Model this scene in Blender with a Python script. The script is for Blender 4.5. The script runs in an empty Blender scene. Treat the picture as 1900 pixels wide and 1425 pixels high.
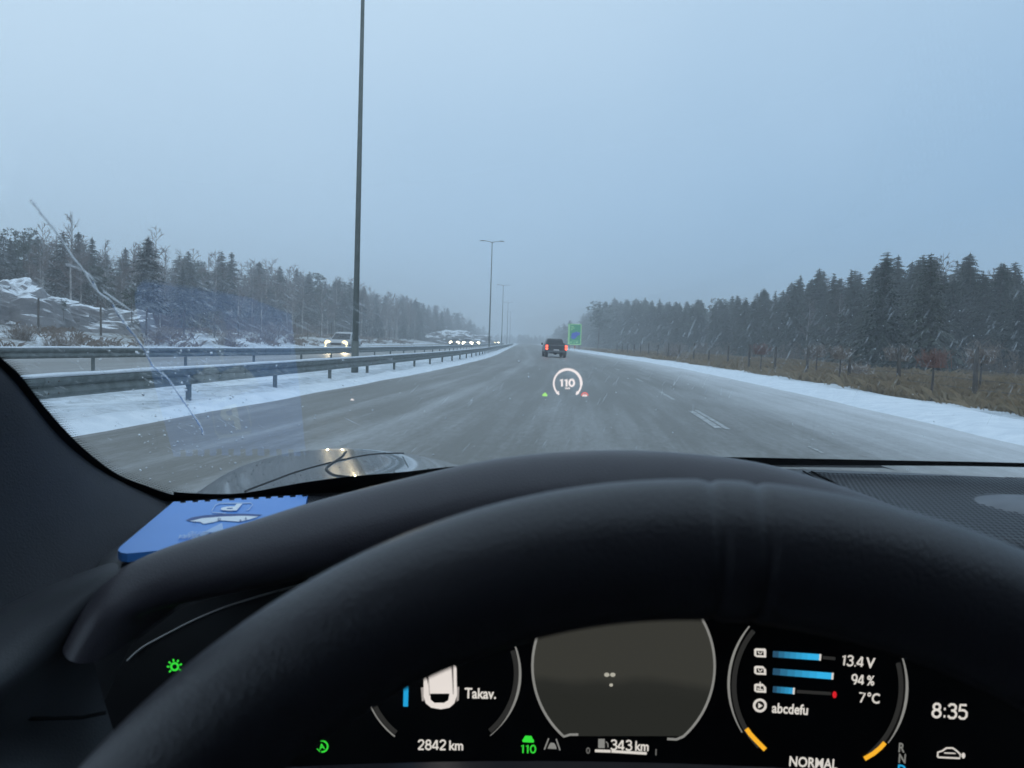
import bpy, bmesh, math, random
from math import sin, cos, tan, pi, radians, sqrt, exp
from mathutils import Vector, Matrix, noise
from mathutils.bvhtree import BVHTree

random.seed(11)
C = bpy.context.scene.collection
SC = bpy.context.scene

# ------------------------------------------------------------------ camera, sky, sun, exposure
H = 1.35                      # camera height above the road
FPX = 1427.0                  # focal length in photograph pixels
cam_d = bpy.data.cameras.new('camera')
cam = bpy.data.objects.new('camera', cam_d)
C.objects.link(cam)
RC = Matrix.Rotation(radians(90 - 3.16), 3, 'X') @ Matrix.Rotation(radians(1.9), 3, 'Z')
cam.matrix_world = Matrix.Translation((0, 0, H)) @ RC.to_4x4()
cam_d.sensor_width = 36.0
cam_d.lens = 36.0 * FPX / 1900
cam_d.clip_start = 0.01
cam_d.clip_end = 5000
cam_d.dof.use_dof = True
cam_d.dof.focus_distance = 2.5
cam_d.dof.aperture_fstop = 18.0
SC.camera = cam

SUN_EL, SUN_AZ = radians(24), radians(150)      # weak glow through the overcast
w = bpy.data.worlds.new('World')
SC.world = w
w.use_nodes = True
nt = w.node_tree
nt.nodes.clear()
wo = nt.nodes.new('ShaderNodeOutputWorld')
bg = nt.nodes.new('ShaderNodeBackground')
sky = nt.nodes.new('ShaderNodeTexSky')
sky.sky_type = 'NISHITA'
sky.sun_disc = False
sky.sun_elevation = SUN_EL
sky.sun_rotation = SUN_AZ
sky.air_density = 1.0
sky.dust_density = 1.0
tc = nt.nodes.new('ShaderNodeTexCoord')
sep = nt.nodes.new('ShaderNodeSeparateXYZ')
nt.links.new(tc.outputs['Generated'], sep.inputs[0])
cl = nt.nodes.new('ShaderNodeValToRGB')          # overcast layer, a little brighter upwards
cl.color_ramp.elements[0].position = 0.0
cl.color_ramp.elements[0].color = (0.37, 0.61, 0.91, 1)
cl.color_ramp.elements[1].position = 0.55
cl.color_ramp.elements[1].color = (0.74, 0.945, 1.16, 1)
ns = nt.nodes.new('ShaderNodeTexNoise')
ns.inputs['Scale'].default_value = 1.6
ns.inputs['Detail'].default_value = 3
nt.links.new(tc.outputs['Generated'], ns.inputs['Vector'])
ma = nt.nodes.new('ShaderNodeMath'); ma.operation = 'MULTIPLY_ADD'
nt.links.new(ns.outputs['Fac'], ma.inputs[0]); ma.inputs[1].default_value = 0.30
side = nt.nodes.new('ShaderNodeMath'); side.operation = 'MULTIPLY_ADD'   # cloud is thinner towards the left
nt.links.new(sep.outputs['X'], side.inputs[0]); side.inputs[1].default_value = -0.38
nt.links.new(sep.outputs['Z'], side.inputs[2])
nt.links.new(side.outputs[0], ma.inputs[2])
mb_ = nt.nodes.new('ShaderNodeMath'); mb_.operation = 'SUBTRACT'
nt.links.new(ma.outputs[0], mb_.inputs[0]); mb_.inputs[1].default_value = 0.13
nt.links.new(mb_.outputs[0], cl.inputs['Fac'])
sc10 = nt.nodes.new('ShaderNodeVectorMath'); sc10.operation = 'SCALE'
nt.links.new(cl.outputs['Color'], sc10.inputs[0]); sc10.inputs['Scale'].default_value = 10.0
mx = nt.nodes.new('ShaderNodeMix'); mx.data_type = 'RGBA'
mx.inputs['Factor'].default_value = 0.93
nt.links.new(sky.outputs['Color'], mx.inputs[6])
nt.links.new(sc10.outputs[0], mx.inputs[7])
nt.links.new(mx.outputs[2], bg.inputs['Color'])
bg.inputs['Strength'].default_value = 0.1
nt.links.new(bg.outputs[0], wo.inputs['Surface'])

sun_d = bpy.data.lights.new('sun', 'SUN')
sun_d.energy = 0.5
sun_d.angle = radians(25)
sun_d.color = (1.0, 0.95, 0.88)
sun = bpy.data.objects.new('sun', sun_d)
C.objects.link(sun)
sun.rotation_euler = Vector((sin(SUN_AZ) * cos(SUN_EL), cos(SUN_AZ) * cos(SUN_EL), sin(SUN_EL))).to_track_quat('Z', 'Y').to_euler()

SC.view_settings.view_transform = 'Standard'
SC.view_settings.look = 'None'
SC.view_settings.gamma = 1.0
SC.view_settings.exposure = 0.0
SC.view_settings.use_curve_mapping = False
SC.cycles.volume_bounces = 1
SC.cycles.transparent_max_bounces = 24

# ------------------------------------------------------------------ helpers
def ray(px, py):
    """direction of sight of a point of the photograph, for siting things in the place"""
    d = RC @ Vector(((px - 950) / FPX, (712.5 - py) / FPX, -1))
    return d / d.y

def road_c(y):
    """x of the carriageway's middle line at distance y: it bears right, then bends left and runs straight"""
    if y < 0: return 0.112 * y
    if y < 77: return 0.112 * y - 0.00065 * y * y
    return 0.112 * 77 - 0.00065 * 77 * 77 + 0.0119 * (y - 77)

def interp(tab, v):
    if v <= tab[0][0]: return tab[0][1]
    for (a, b), (c, d) in zip(tab, tab[1:]):
        if v <= c: return b + (d - b) * (v - a) / (c - a)
    return tab[-1][1]
class MB:
    def __init__(s): s.v = []; s.f = []; s.uv = None
    def add(s, vs, fs):
        n = len(s.v); s.v += [tuple(q) for q in vs]; s.f += [tuple(i + n for i in f) for f in fs]
        return s
    def box(s, c, d, rz=0.0, taper=1.0):
        cx, cy, cz = c; a, b, h = d[0] / 2, d[1] / 2, d[2] / 2
        vs = []
        for k, z in enumerate((-h, h)):
            t = 1.0 if k == 0 else taper
            for x, y in ((-a, -b), (a, -b), (a, b), (-a, b)):
                x *= t; y *= t
                vs.append((cx + x * cos(rz) - y * sin(rz), cy + x * sin(rz) + y * cos(rz), cz + z))
        return s.add(vs, [(3, 2, 1, 0), (4, 5, 6, 7), (0, 1, 5, 4), (1, 2, 6, 5), (2, 3, 7, 6), (3, 0, 4, 7)])
    def tube(s, pts, r, n=8, cap=True):
        pts = [Vector(p) for p in pts]
        rs = r if isinstance(r, (list, tuple)) else [r] * len(pts)
        vs = []; fs = []
        up = None
        for i, p in enumerate(pts):
            t = (pts[min(i + 1, len(pts) - 1)] - pts[max(i - 1, 0)]).normalized()
            if up is None:
                up = Vector((0, 0, 1)) if abs(t.z) < .9 else Vector((1, 0, 0))
            a = t.cross(up).normalized(); b = a.cross(t).normalized(); up = b
            for k in range(n):
                th = 2 * pi * k / n
                vs.append(p + (a * cos(th) + b * sin(th)) * rs[i])
        for i in range(len(pts) - 1):
            for k in range(n):
                k2 = (k + 1) % n
                fs.append((i * n + k, i * n + k2, (i + 1) * n + k2, (i + 1) * n + k))
        if cap:
            fs.append(tuple(range(n - 1, -1, -1))); m = (len(pts) - 1) * n; fs.append(tuple(range(m, m + n)))
        return s.add(vs, fs)
    def grid(s, rows, closed=False):
        nr, nc = len(rows), len(rows[0]); vs = [p for r in rows for p in r]; fs = []
        for i in range(nr - 1):
            for j in range(nc - 1 + (1 if closed else 0)):
                j2 = (j + 1) % nc
                fs.append((i * nc + j, i * nc + j2, (i + 1) * nc + j2, (i + 1) * nc + j))
        return s.add(vs, fs)
    def ball(s, c, r, nu=8, nv=5):
        rr = r if isinstance(r, (tuple, list)) else (r, r, r); rows = []
        for i in range(nv + 1):
            ph = pi * i / nv
            rows.append([(c[0] + rr[0] * sin(ph) * cos(2 * pi * j / nu), c[1] + rr[1] * sin(ph) * sin(2 * pi * j / nu), c[2] + rr[2] * cos(ph)) for j in range(nu)])
        return s.grid(rows, True)
    def mesh(s, name, mat, smooth=False):
        me = bpy.data.meshes.new(name); me.from_pydata(s.v, [], s.f); me.update()
        if mat is not None: me.materials.append(mat)
        if smooth: me.polygons.foreach_set('use_smooth', [True] * len(me.polygons))
        if s.uv is not None:
            l = me.uv_layers.new(name='UVMap'); idx = [0] * len(me.loops)
            me.loops.foreach_get('vertex_index', idx)
            flat = []
            for i in idx: flat += s.uv[i]
            l.data.foreach_set('uv', flat)
        return me
    def obj(s, name, mat, parent=None, smooth=False, **kw):
        return link(name, s.mesh(name, mat, smooth), parent, **kw)

def link(name, me, parent=None, kind=None, label=None, category=None, group=None, loc=None):
    o = bpy.data.objects.new(name, me); C.objects.link(o)
    if parent is not None: o.parent = parent
    if loc: o.location = loc
    for k, v in (('kind', kind), ('label', label), ('category', category), ('group', group)):
        if v: o[k] = v
    return o

def thing(name, label, cat, loc=(0, 0, 0), rz=0.0, group=None):
    o = link(name, None, None, label=label, category=cat, group=group, loc=loc)
    o.rotation_euler = (0, 0, rz); o.empty_display_size = .2
    return o

def copy_tree(o, parent=None):
    c = o.copy(); C.objects.link(c); c.parent = parent
    for ch in list(o.children): copy_tree(ch, c)
    return c

def subsurf(o, n=2):
    m = o.modifiers.new('subdivision', 'SUBSURF'); m.levels = n; m.render_levels = n; return o

# ------------------------------------------------------------------ materials
def nodes(name):
    m = bpy.data.materials.new(name); m.use_nodes = True; t = m.node_tree; t.nodes.clear()
    out = t.nodes.new('ShaderNodeOutputMaterial'); return m, t, out
def N(t, ty, **kw):
    n = t.nodes.new(ty)
    for k, v in kw.items():
        if k.startswith('_'): setattr(n, k[1:], v)
        else: n.inputs[k.replace('__', ' ')].default_value = v
    return n
def L(t, a, b): t.links.new(a, b)
def c4(c): return (c[0], c[1], c[2], 1)
def mixc(t, fac, a, b):
    m = t.nodes.new('ShaderNodeMix'); m.data_type = 'RGBA'
    for s, v in ((0, fac), (6, a), (7, b)):
        if isinstance(v, (int, float)): m.inputs[s].default_value = v
        elif isinstance(v, tuple): m.inputs[s].default_value = c4(v)
        else: t.links.new(v, m.inputs[s])
    return m.outputs[2]
def math_(t, op, a, b=None, clamp=False):
    m = t.nodes.new('ShaderNodeMath'); m.operation = op; m.use_clamp = clamp
    for i, v in enumerate((a, b)):
        if v is None: continue
        if isinstance(v, (int, float)): m.inputs[i].default_value = v
        else: t.links.new(v, m.inputs[i])
    return m.outputs[0]
def ramp(t, fac, stops):
    r = t.nodes.new('ShaderNodeValToRGB'); e = r.color_ramp.elements
    while len(e) < len(stops): e.new(0.5)
    for i, (p, c) in enumerate(stops):
        e[i].position = p; e[i].color = c4(c) if isinstance(c, tuple) else (c, c, c, 1)
    t.links.new(fac, r.inputs[0]); return r.outputs[0]

def pm(name, c1, c2=None, scale=20.0, rough=0.6, metal=0.0, bump=0.0, bscale=None, spec=0.5, coat=0.0):
    m, t, out = nodes(name)
    b = N(t, 'ShaderNodeBsdfPrincipled', Roughness=rough, Metallic=metal)
    b.inputs['Specular IOR Level'].default_value = spec
    b.inputs['Coat Weight'].default_value = coat
    co = t.nodes.new('ShaderNodeTexCoord')
    n = N(t, 'ShaderNodeTexNoise', Scale=scale, Detail=4.0); L(t, co.outputs['Object'], n.inputs['Vector'])
    if c2 is None: c2 = tuple(x * .8 for x in c1)
    L(t, mixc(t, ramp(t, n.outputs['Fac'], [(0.35, 0.0), (0.65, 1.0)]), c1, c2), b.inputs['Base Color'])
    if bump:
        n2 = N(t, 'ShaderNodeTexNoise', Scale=bscale or scale * 4, Detail=3.0); L(t, co.outputs['Object'], n2.inputs['Vector'])
        bp = N(t, 'ShaderNodeBump', Strength=bump, Distance=0.01); L(t, n2.outputs['Fac'], bp.inputs['Height']); L(t, bp.outputs[0], b.inputs['Normal'])
    L(t, b.outputs[0], out.inputs['Surface'])
    return m

def emit(name, col, strength=1.0, vary=0.0, scale=40):
    m, t, out = nodes(name)
    e = N(t, 'ShaderNodeEmission', Color=c4(col), Strength=strength)
    if vary:
        co = t.nodes.new('ShaderNodeTexCoord'); n = N(t, 'ShaderNodeTexNoise', Scale=scale); L(t, co.outputs['Object'], n.inputs['Vector'])
        L(t, mixc(t, n.outputs['Fac'], tuple(x * (1 - vary) for x in col), tuple(x * (1 + vary) for x in col)), e.inputs['Color'])
    L(t, e.outputs[0], out.inputs['Surface']); return m

SNOW = (0.80, 0.85, 0.90)

def ground_material():
    m, t, out = nodes('snowy_ground')
    b = N(t, 'ShaderNodeBsdfPrincipled', Roughness=0.8)
    uv = t.nodes.new('ShaderNodeUVMap'); s = t.nodes.new('ShaderNodeSeparateXYZ'); L(t, uv.outputs[0], s.inputs[0])
    T = s.outputs['X']
    co = t.nodes.new('ShaderNodeTexCoord')
    mp = N(t, 'ShaderNodeMapping'); mp.inputs['Scale'].default_value = (1, .35, 1); L(t, co.outputs['Object'], mp.inputs['Vector'])
    n1 = N(t, 'ShaderNodeTexNoise', Scale=0.55, Detail=7.0, Roughness=.65); L(t, mp.outputs[0], n1.inputs['Vector'])
    n2 = N(t, 'ShaderNodeTexNoise', Scale=4.0, Detail=5.0); L(t, co.outputs['Object'], n2.inputs['Vector'])
    # amount of bare grass across the corridor: t in metres from the road's middle, remapped 0..1
    td = math_(t, 'ADD', T, math_(t, 'MULTIPLY', math_(t, 'SUBTRACT', n1.outputs['Fac'], .5), 3.0))
    u = math_(t, 'DIVIDE', math_(t, 'ADD', td, 60.0), 120.0)
    g = lambda m_: (m_ + 60) / 120
    bare = ramp(t, u, [(g(-46), .75), (g(-40), .5), (g(-30), .45), (g(-27.6), .1), (g(-15), .22), (g(-7), .18), (g(8.2), .0), (g(9.5), .06), (g(10.2), .90), (g(30), .82), (g(40), .95)])
    nn = math_(t, 'ADD', math_(t, 'MULTIPLY', n1.outputs['Fac'], .6), math_(t, 'MULTIPLY', n2.outputs['Fac'], .4))
    f = math_(t, 'MULTIPLY', math_(t, 'SUBTRACT', math_(t, 'ADD', bare, math_(t, 'MULTIPLY', math_(t, 'SUBTRACT', nn, .5), 1.6)), .35), 3.5, True)
    gr = mixc(t, n2.outputs['Fac'], (0.24, 0.18, 0.115), (0.10, 0.085, 0.05))
    sn = mixc(t, ramp(t, n1.outputs['Fac'], [(.34, 0.), (.56, 1.)]), SNOW, mixc(t, ramp(t, n2.outputs['Fac'], [(.4, 0.), (.6, 1.)]), (.62, .68, .74), (.40, .44, .47)))
    L(t, mixc(t, f, sn, gr), b.inputs['Base Color'])
    bp = N(t, 'ShaderNodeBump', Strength=.6, Distance=.15); L(t, n2.outputs['Fac'], bp.inputs['Height']); L(t, bp.outputs[0], b.inputs['Normal'])
    L(t, b.outputs[0], out.inputs['Surface']); return m

def road_material(name, lo, hi, stops, base=(0.118, 0.108, 0.088), slushk=1.0):
    """wet winter asphalt: slush lines and wheel tracks run along the road (u = metres across, v = metres along)"""
    m, t, out = nodes(name)
    b = N(t, 'ShaderNodeBsdfPrincipled')
    uv = t.nodes.new('ShaderNodeUVMap'); s = t.nodes.new('ShaderNodeSeparateXYZ'); L(t, uv.outputs[0], s.inputs[0])
    def nz(sx, sy, sc, det=5.0, off=0.0):
        mp = N(t, 'ShaderNodeMapping'); mp.inputs['Scale'].default_value = (sx, sy, 1); mp.inputs['Location'].default_value = (off, off, 0); L(t, uv.outputs[0], mp.inputs['Vector'])
        n = N(t, 'ShaderNodeTexNoise', Scale=sc, Detail=det, Roughness=.6); L(t, mp.outputs[0], n.inputs['Vector']); return n.outputs['Fac']
    wob = nz(.15, .05, 1.0, 3.0)
    tt = math_(t, 'ADD', s.outputs['X'], math_(t, 'MULTIPLY', math_(t, 'SUBTRACT', wob, .5), 1.1))
    u = math_(t, 'DIVIDE', math_(t, 'SUBTRACT', tt, lo), hi - lo)
    am = ramp(t, u, [((p - lo) / (hi - lo), v) for p, v in stops])
    streak = nz(3.2, .10, 1.0, 6.0)
    fine = nz(9.0, 2.2, 1.6, 6.0, 7.0)
    patch = nz(.55, .12, 1.0, 5.0, 3.0)
    st = math_(t, 'MULTIPLY', math_(t, 'SUBTRACT', streak, .50), .75 * slushk)
    pt = math_(t, 'MULTIPLY', math_(t, 'SUBTRACT', patch, .5), .75 * slushk)
    fn = math_(t, 'MULTIPLY', math_(t, 'SUBTRACT', fine, .5), .55 * slushk)
    f = math_(t, 'ADD', math_(t, 'ADD', am, st), math_(t, 'ADD', pt, fn), True)
    grain = N(t, 'ShaderNodeTexNoise', Scale=60.0, Detail=3.0); co = t.nodes.new('ShaderNodeTexCoord'); L(t, co.outputs['Object'], grain.inputs['Vector'])
    asp = mixc(t, grain.outputs['Fac'], tuple(x * .75 for x in base), tuple(x * 1.25 for x in base))
    L(t, mixc(t, f, asp, (0.60, 0.62, 0.64)), b.inputs['Base Color'])
    L(t, math_(t, 'ADD', math_(t, 'MULTIPLY', f, .35), .46), b.inputs['Roughness'])
    bp = N(t, 'ShaderNodeBump', Strength=.5, Distance=.02); L(t, fine, bp.inputs['Height']); L(t, bp.outputs[0], b.inputs['Normal'])
    L(t, b.outputs[0], out.inputs['Surface']); return m

def foliage_material(name, a, b_, snow):
    m, t, out = nodes(name)
    b = N(t, 'ShaderNodeBsdfPrincipled', Roughness=.75)
    b.inputs['Specular IOR Level'].default_value = .2
    oi = t.nodes.new('ShaderNodeObjectInfo'); co = t.nodes.new('ShaderNodeTexCoord')
    n = N(t, 'ShaderNodeTexNoise', Scale=1.6, Detail=4.0); L(t, co.outputs['Object'], n.inputs['Vector'])
    f = math_(t, 'ADD', math_(t, 'MULTIPLY', oi.outputs['Random'], .6), math_(t, 'MULTIPLY', n.outputs['Fac'], .5), True)
    col = mixc(t, f, a, b_)
    ge = t.nodes.new('ShaderNodeNewGeometry'); sp = t.nodes.new('ShaderNodeSeparateXYZ'); L(t, ge.outputs['True Normal'], sp.inputs[0])
    n3 = N(t, 'ShaderNodeTexNoise', Scale=5.0, Detail=3.0); L(t, co.outputs['Object'], n3.inputs['Vector'])
    sf = math_(t, 'MULTIPLY', ramp(t, sp.outputs['Z'], [(.15, 0.), (.7, 1.)]), math_(t, 'MULTIPLY', ramp(t, n3.outputs['Fac'], [(.42, 0.), (.62, 1.)]), snow))
    L(t, mixc(t, sf, col, SNOW), b.inputs['Base Color'])
    L(t, b.outputs[0], out.inputs['Surface']); return m

def rock_material():
    m, t, out = nodes('snowy_rock')
    b = N(t, 'ShaderNodeBsdfPrincipled', Roughness=.85)
    co = t.nodes.new('ShaderNodeTexCoord'); ge = t.nodes.new('ShaderNodeNewGeometry'); sp = t.nodes.new('ShaderNodeSeparateXYZ'); L(t, ge.outputs['Normal'], sp.inputs[0])
    n = N(t, 'ShaderNodeTexNoise', Scale=.9, Detail=7.0); L(t, co.outputs['Object'], n.inputs['Vector'])
    f = math_(t, 'MULTIPLY', math_(t, 'ADD', math_(t, 'SUBTRACT', sp.outputs['Z'], .72), math_(t, 'MULTIPLY', math_(t, 'SUBTRACT', n.outputs['Fac'], .45), 1.4)), 4.0, True)
    rk = mixc(t, n.outputs['Fac'], (.10, .105, .12), (.30, .29, .29))
    L(t, mixc(t, f, rk, SNOW), b.inputs['Base Color'])
    bp = N(t, 'ShaderNodeBump', Strength=.8, Distance=.3); L(t, n.outputs['Fac'], bp.inputs['Height']); L(t, bp.outputs[0], b.inputs['Normal'])
    L(t, b.outputs[0], out.inputs['Surface']); return m

M = {}
M['ground'] = ground_material()
M['road'] = road_material('wet_asphalt', -7.5, 9.5, [(-7.4, .95), (-6.6, .55), (-6.1, .12), (-4.75, .05), (-4.4, .22), (-4.0, .05), (-3.55, .08), (-3.15, .36), (-2.7, .14), (-1.6, .0), (-.3, .16), (.9, .0), (2.2, .10), (3.2, .14), (4.3, .46), (5.6, .74), (7.0, .98), (7.6, 1.0)])
M['road2'] = road_material('slushy_asphalt', -29.0, -11.5, [(-28.5, .8), (-26.5, .35), (-24, .12), (-22.3, .4), (-21, .15), (-18.5, .15), (-17, .3), (-15.6, .2), (-13.5, .45), (-12.6, .9), (-12, 1.0)], slushk=.9)
M['paint'] = pm('worn_road_paint', (.52, .53, .52), (.20, .21, .21), 9.0, .6)
M['galv'] = pm('galvanised_steel', (.155, .18, .18), (.09, .11, .105), 6.0, .5, .35)
M['trimdark'] = pm('rusty_bolt', (.10, .075, .06), (.06, .05, .045), 30, .7)
M['pole'] = pm('grey_green_pole_paint', (.14, .16, .15), (.10, .12, .11), 3.0, .55, .2)
M['snow'] = pm('snow', SNOW, (.68, .74, .8), 3.0, .8, bump=.3, bscale=9)
M['wood'] = pm('weathered_wood', (.10, .085, .07), (.055, .05, .045), 5.0, .85)
M['wire'] = pm('fence_wire', (.10, .11, .11), (.07, .075, .08), 5.0, .6, .4)
M['bark'] = pm('tree_bark', (.085, .07, .06), (.05, .045, .04), 4.0, .9)
M['birch_bark'] = pm('birch_bark', (.42, .41, .40), (.13, .12, .12), 2.0, .8)
M['spruce'] = foliage_material('spruce_needles', (.014, .028, .021), (.046, .055, .032), .08)
M['spruce_snow'] = foliage_material('snow_dusted_needles', (.030, .042, .036), (.06, .066, .056), .38)
M['pine'] = foliage_material('pine_needles', (.032, .052, .034), (.060, .074, .045), .3)
M['twig'] = foliage_material('bare_twigs', (.115, .09, .085), (.17, .135, .125), .35)
M['shrub'] = foliage_material('brown_shrub', (.15, .115, .09), (.24, .19, .15), .8)
M['redshrub'] = foliage_material('red_brown_shrub', (.17, .085, .065), (.20, .10, .075), .1)
M['grass'] = foliage_material('dry_grass_blades', (.36, .28, .16), (.17, .155, .08), .0)
M['rock'] = rock_material()

# ------------------------------------------------------------------ the place: ground and roads
def gz(t, y):
    """height of the ground t metres across and y metres along"""
    n = noise.noise(Vector((t * .35, y * .12, 3.1)))
    n2 = noise.noise(Vector((t * 1.3, y * .5, 7.7)))
    if -6.7 < t < 7.0: return -.03
    if -12.2 < t <= -6.7:
        e = min(1.0, (-6.7 - t) / .8, (t + 12.2) / 1.0)
        return -.03 + e * (.13 + .10 * n + .07 * n2)
    if -28.0 <= t <= -12.2: return -.04
    if 7.0 <= t < 9.7:
        e = min(1, (t - 7.0) / .8)
        return -.03 + e * (.12 + .05 * n)
    if t >= 9.7:
        return .06 + .12 * n + .08 * n2 + max(0, t - 30) * .012
    d = -28.0 - t
    near = exp(-((y - 50) / 60) ** 2)
    return -.03 + min(d, 5) * .17 + max(0, d - 5) * (.05 + .03 * near) + .35 * n * min(1, d / 4) + .12 * n2

ts = [-400, -260, -170, -120, -95, -80, -70, -62, -55, -50] + [-47 + i for i in range(19)] + [-27.9, -27, -22, -17, -14, -12.6, -12.15]
x = -11.9
while x < -6.5: ts.append(x); x += .35
ts += [-6.4, -3, 0, 3, 6.9, 7.2, 7.5, 7.9, 8.5, 9.2, 9.9, 10.5, 11.2, 12, 13, 14.5, 16, 18, 20, 23, 26, 30, 35, 42, 50, 60, 75, 95, 130, 200, 300, 420]
ys = []; y = -60.0
while y < 1350:
    ys.append(y); y += .8 if -4 < y < 45 else (2.0 if -10 < y < 110 else (6 if y < 300 else 40))
g = MB(); g.uv = []
rows = []
for y in ys:
    r = []
    for t in ts:
        r.append((road_c(y) + t, y, gz(t, y))); g.uv.append((t, y))
    rows.append(r)
g.grid(rows)
g.obj('ground', M['ground'], smooth=True, kind='structure')

def redge(y): return 7.25 - 1.6 * min(1, max(0, (y - 60) / 110))
def strip(name, t0, t1, mat, z=0.0, n=10, y0=-60, y1=1300, edge=None, **kw):
    g = MB(); g.uv = []; rows = []; y = y0
    while True:
        r = []
        e1 = edge(y) if edge else t1
        for k in range(n + 1):
            t = t0 + (e1 - t0) * k / n
            r.append((road_c(y) + t, y, z)); g.uv.append((t, y))
        rows.append(r)
        if y >= y1: break
        y = min(y1, y + (3.0 if y < 200 else 20))
    g.grid(rows)
    return g.obj(name, mat, smooth=True, **kw)
strip('road', -6.9, 7.9, M['road'], 0.0, kind='structure')
strip('oncoming_road', -28.2, -11.9, M['road2'], -0.005, kind='structure')

# worn dashes of the lane line
def dash(y0, y1, t, wd):
    g = MB(); rows = []; n = 6
    for k in range(n + 1):
        y = y0 + (y1 - y0) * k / n
        rows.append([(road_c(y) + t - wd / 2, y, .006), (road_c(y) + t + wd / 2, y, .006)])
    g.grid(rows); return g
lm = link('lane_marking', None, None, kind='structure')
for (a, b, t, wd) in ((12.9, 16.3, 2.17, .13), (12.8, 16.6, 2.31, .09), (19.6, 22.8, 2.2, .09), (29.0, 31.5, 2.2, .10), (10.2, 10.9, 3.1, .05), (41, 44, 2.2, .10)):
    dash(a, b, t, wd).obj('dash', M['paint'], lm)

# hardened snow strip thrown to the right-hand verge and left slush ridge
g = MB(); rows = []; y = -10
while y < 420:
    r = []
    for k in range(7):
        t = redge(y) - .55 + k * .42
        hh = .16 * sin(pi * min(1, (k + .35) / 6.5)) * (1 + .5 * noise.noise(Vector((t, y * .4, 0)))) 
        r.append((road_c(y) + t + .1 * noise.noise(Vector((k * .3, y * .35, 5))), y, .012 + max(0, hh) if 0 < k else -.01))
    rows.append(r); y += 1.2 if y < 120 else 5
g.grid(rows); g.obj('snow_bank', M['snow'], smooth=True, kind='structure')
g = MB(); rows = []; y = -10
while y < 420:
    r = []
    for k in range(7):
        t = -7.35 + k * .17
        hh = .10 * sin(pi * min(1, (k) / 6.0)) * (1 + .8 * noise.noise(Vector((t, y * .5, 0))))
        r.append((road_c(y) + t + (.12 * noise.noise(Vector((k * .3, y * .35, 5)))), y, .008 + max(0, hh) if k < 6 else -.01))
    rows.append(r); y += 1.0 if y < 120 else 5
g.grid(rows); g.obj('snow_bank', M['snow'], smooth=True, kind='structure')

# ------------------------------------------------------------------ guard rails
def guardrail(t, y0, y1, post0, step, zt, label, beam_h=.31):
    root = thing('guardrail', label, 'guardrail')
    toff = t if callable(t) else (lambda y, t=t: t)
    prof = [(.0, 0), (.045, -.03), (.055, -.075), (.03, -.12), (.0, -.155), (.03, -.19), (.055, -.235), (.045, -.28), (.0, -beam_h)]
    s_ = MB(); rows = []; y = y0
    while y <= y1:
        rows.append([(road_c(y) + toff(y) + a, y, zt + b) for a, b in prof] + [(road_c(y) + toff(y) + a - .012, y, zt + b) for a, b in reversed(prof)])
        y += 1.0 if y < 80 else 4
    s_.grid(rows, True); s_.obj('beam', M['galv'], root)
    s_ = MB(); rows = []; y = y0
    while y <= y1:
        h = .035 + .02 * noise.noise(Vector((y * .8, 0, toff(y))))
        rows.append([(road_c(y) + toff(y) - .045, y, zt + .002), (road_c(y) + toff(y) - .03, y, zt + h * .8), (road_c(y) + toff(y) + .01, y, zt + h), (road_c(y) + toff(y) + .045, y, zt - .018), (road_c(y) + toff(y), y, zt + .001)])
        y += .5 if y < 50 else 4
    s_.grid(rows, True); s_.obj('snow_cap', M['snow'], root, smooth=True)
    pm_ = MB().box((-.09, 0, zt / 2 - .08), (.09, .05, zt + .16)).box((-.02, 0, zt - .16), (.06, .12, .16)).mesh('post', M['galv'])
    y = post0
    while y < 62:      # lapped joint with its bolts at every post
        q = [[(road_c(yy) + toff(yy) + a + .004, yy, zt + b) for a, b in prof[:-1]] for yy in (y + .02, y + .34)]
        sp_ = MB().grid(q + [[(p[0] + .003, p[1], p[2]) for p in q[1]], [(p[0] + .003, p[1], p[2]) for p in q[0]], q[0]]).obj('splice_plate', M['galv'], root)
        bo = MB()
        for yy in (y + .08, y + .28):
            for b in (-.075, -.235): bo.ball((road_c(yy) + toff(yy) + .062, yy, zt + b), (.008, .014, .014), 6, 4)
        bo.obj('bolts', M['trimdark'], sp_, kind='stuff'); y += step
    y = post0
    while y < y1:
        link('post', pm_, root, loc=(road_c(y) + toff(y), y, 0)); y += step
    return root
guardrail(-7.35, 2.0, 290, 6.2, 4.0, .68, 'near grey steel guardrail with snow along its top beside the left lane')
guardrail(lambda y: interp([(8, -16.3), (20, -15.8), (24, -14.9), (34, -12.9), (45, -12.4), (72, -11.4), (110, -10.8)], y), 8.0, 290, 15.5, 4.0, .74, 'far grey steel guardrail on the median edge of the oncoming carriageway')

# ------------------------------------------------------------------ lamp posts
def lamp_post():
    root = thing('street_lamp', 'x', 'street lamp', group='tall street lamps along the median')
    MB().tube([(0, 0, -.3), (0, 0, 1.2)], .125, 12).obj('base_sleeve', M['pole'], root, smooth=True)
    MB().tube([(0, 0, 1.2), (0, 0, 7), (0, 0, 15)], [.105, .085, .052], 12).obj('pole', M['pole'], root, smooth=True)
    for sx in (-1, 1):
        a = MB().tube([(0, 0, 14.85), (sx * .4, 0, 15.02), (sx * 1.0, 0, 15.1)], [.045, .04, .035], 8).obj('arm', M['pole'], root, smooth=True)
        h = MB().ball((sx * 1.3, 0, 15.1), (.42, .16, .07), 12, 6).obj('luminaire', M['galv'], a, smooth=True)
    MB().box((-.11, 0, 1.0), (.03, .10, .4)).obj('service_door', M['galv'], root)
    return root
lamp_root = lamp_post()
lamps = [(26.4, 'thick grey street lamp pole nearest the windscreen, its top out of the picture'),
         (107, 'street lamp with double arm, the second along the median'),
         (189, 'street lamp with double arm, smaller and third along the median'),
         (272, 'faint street lamp in the haze, fourth along the median'),
         (355, 'faintest and farthest street lamp, last along the median')]
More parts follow.
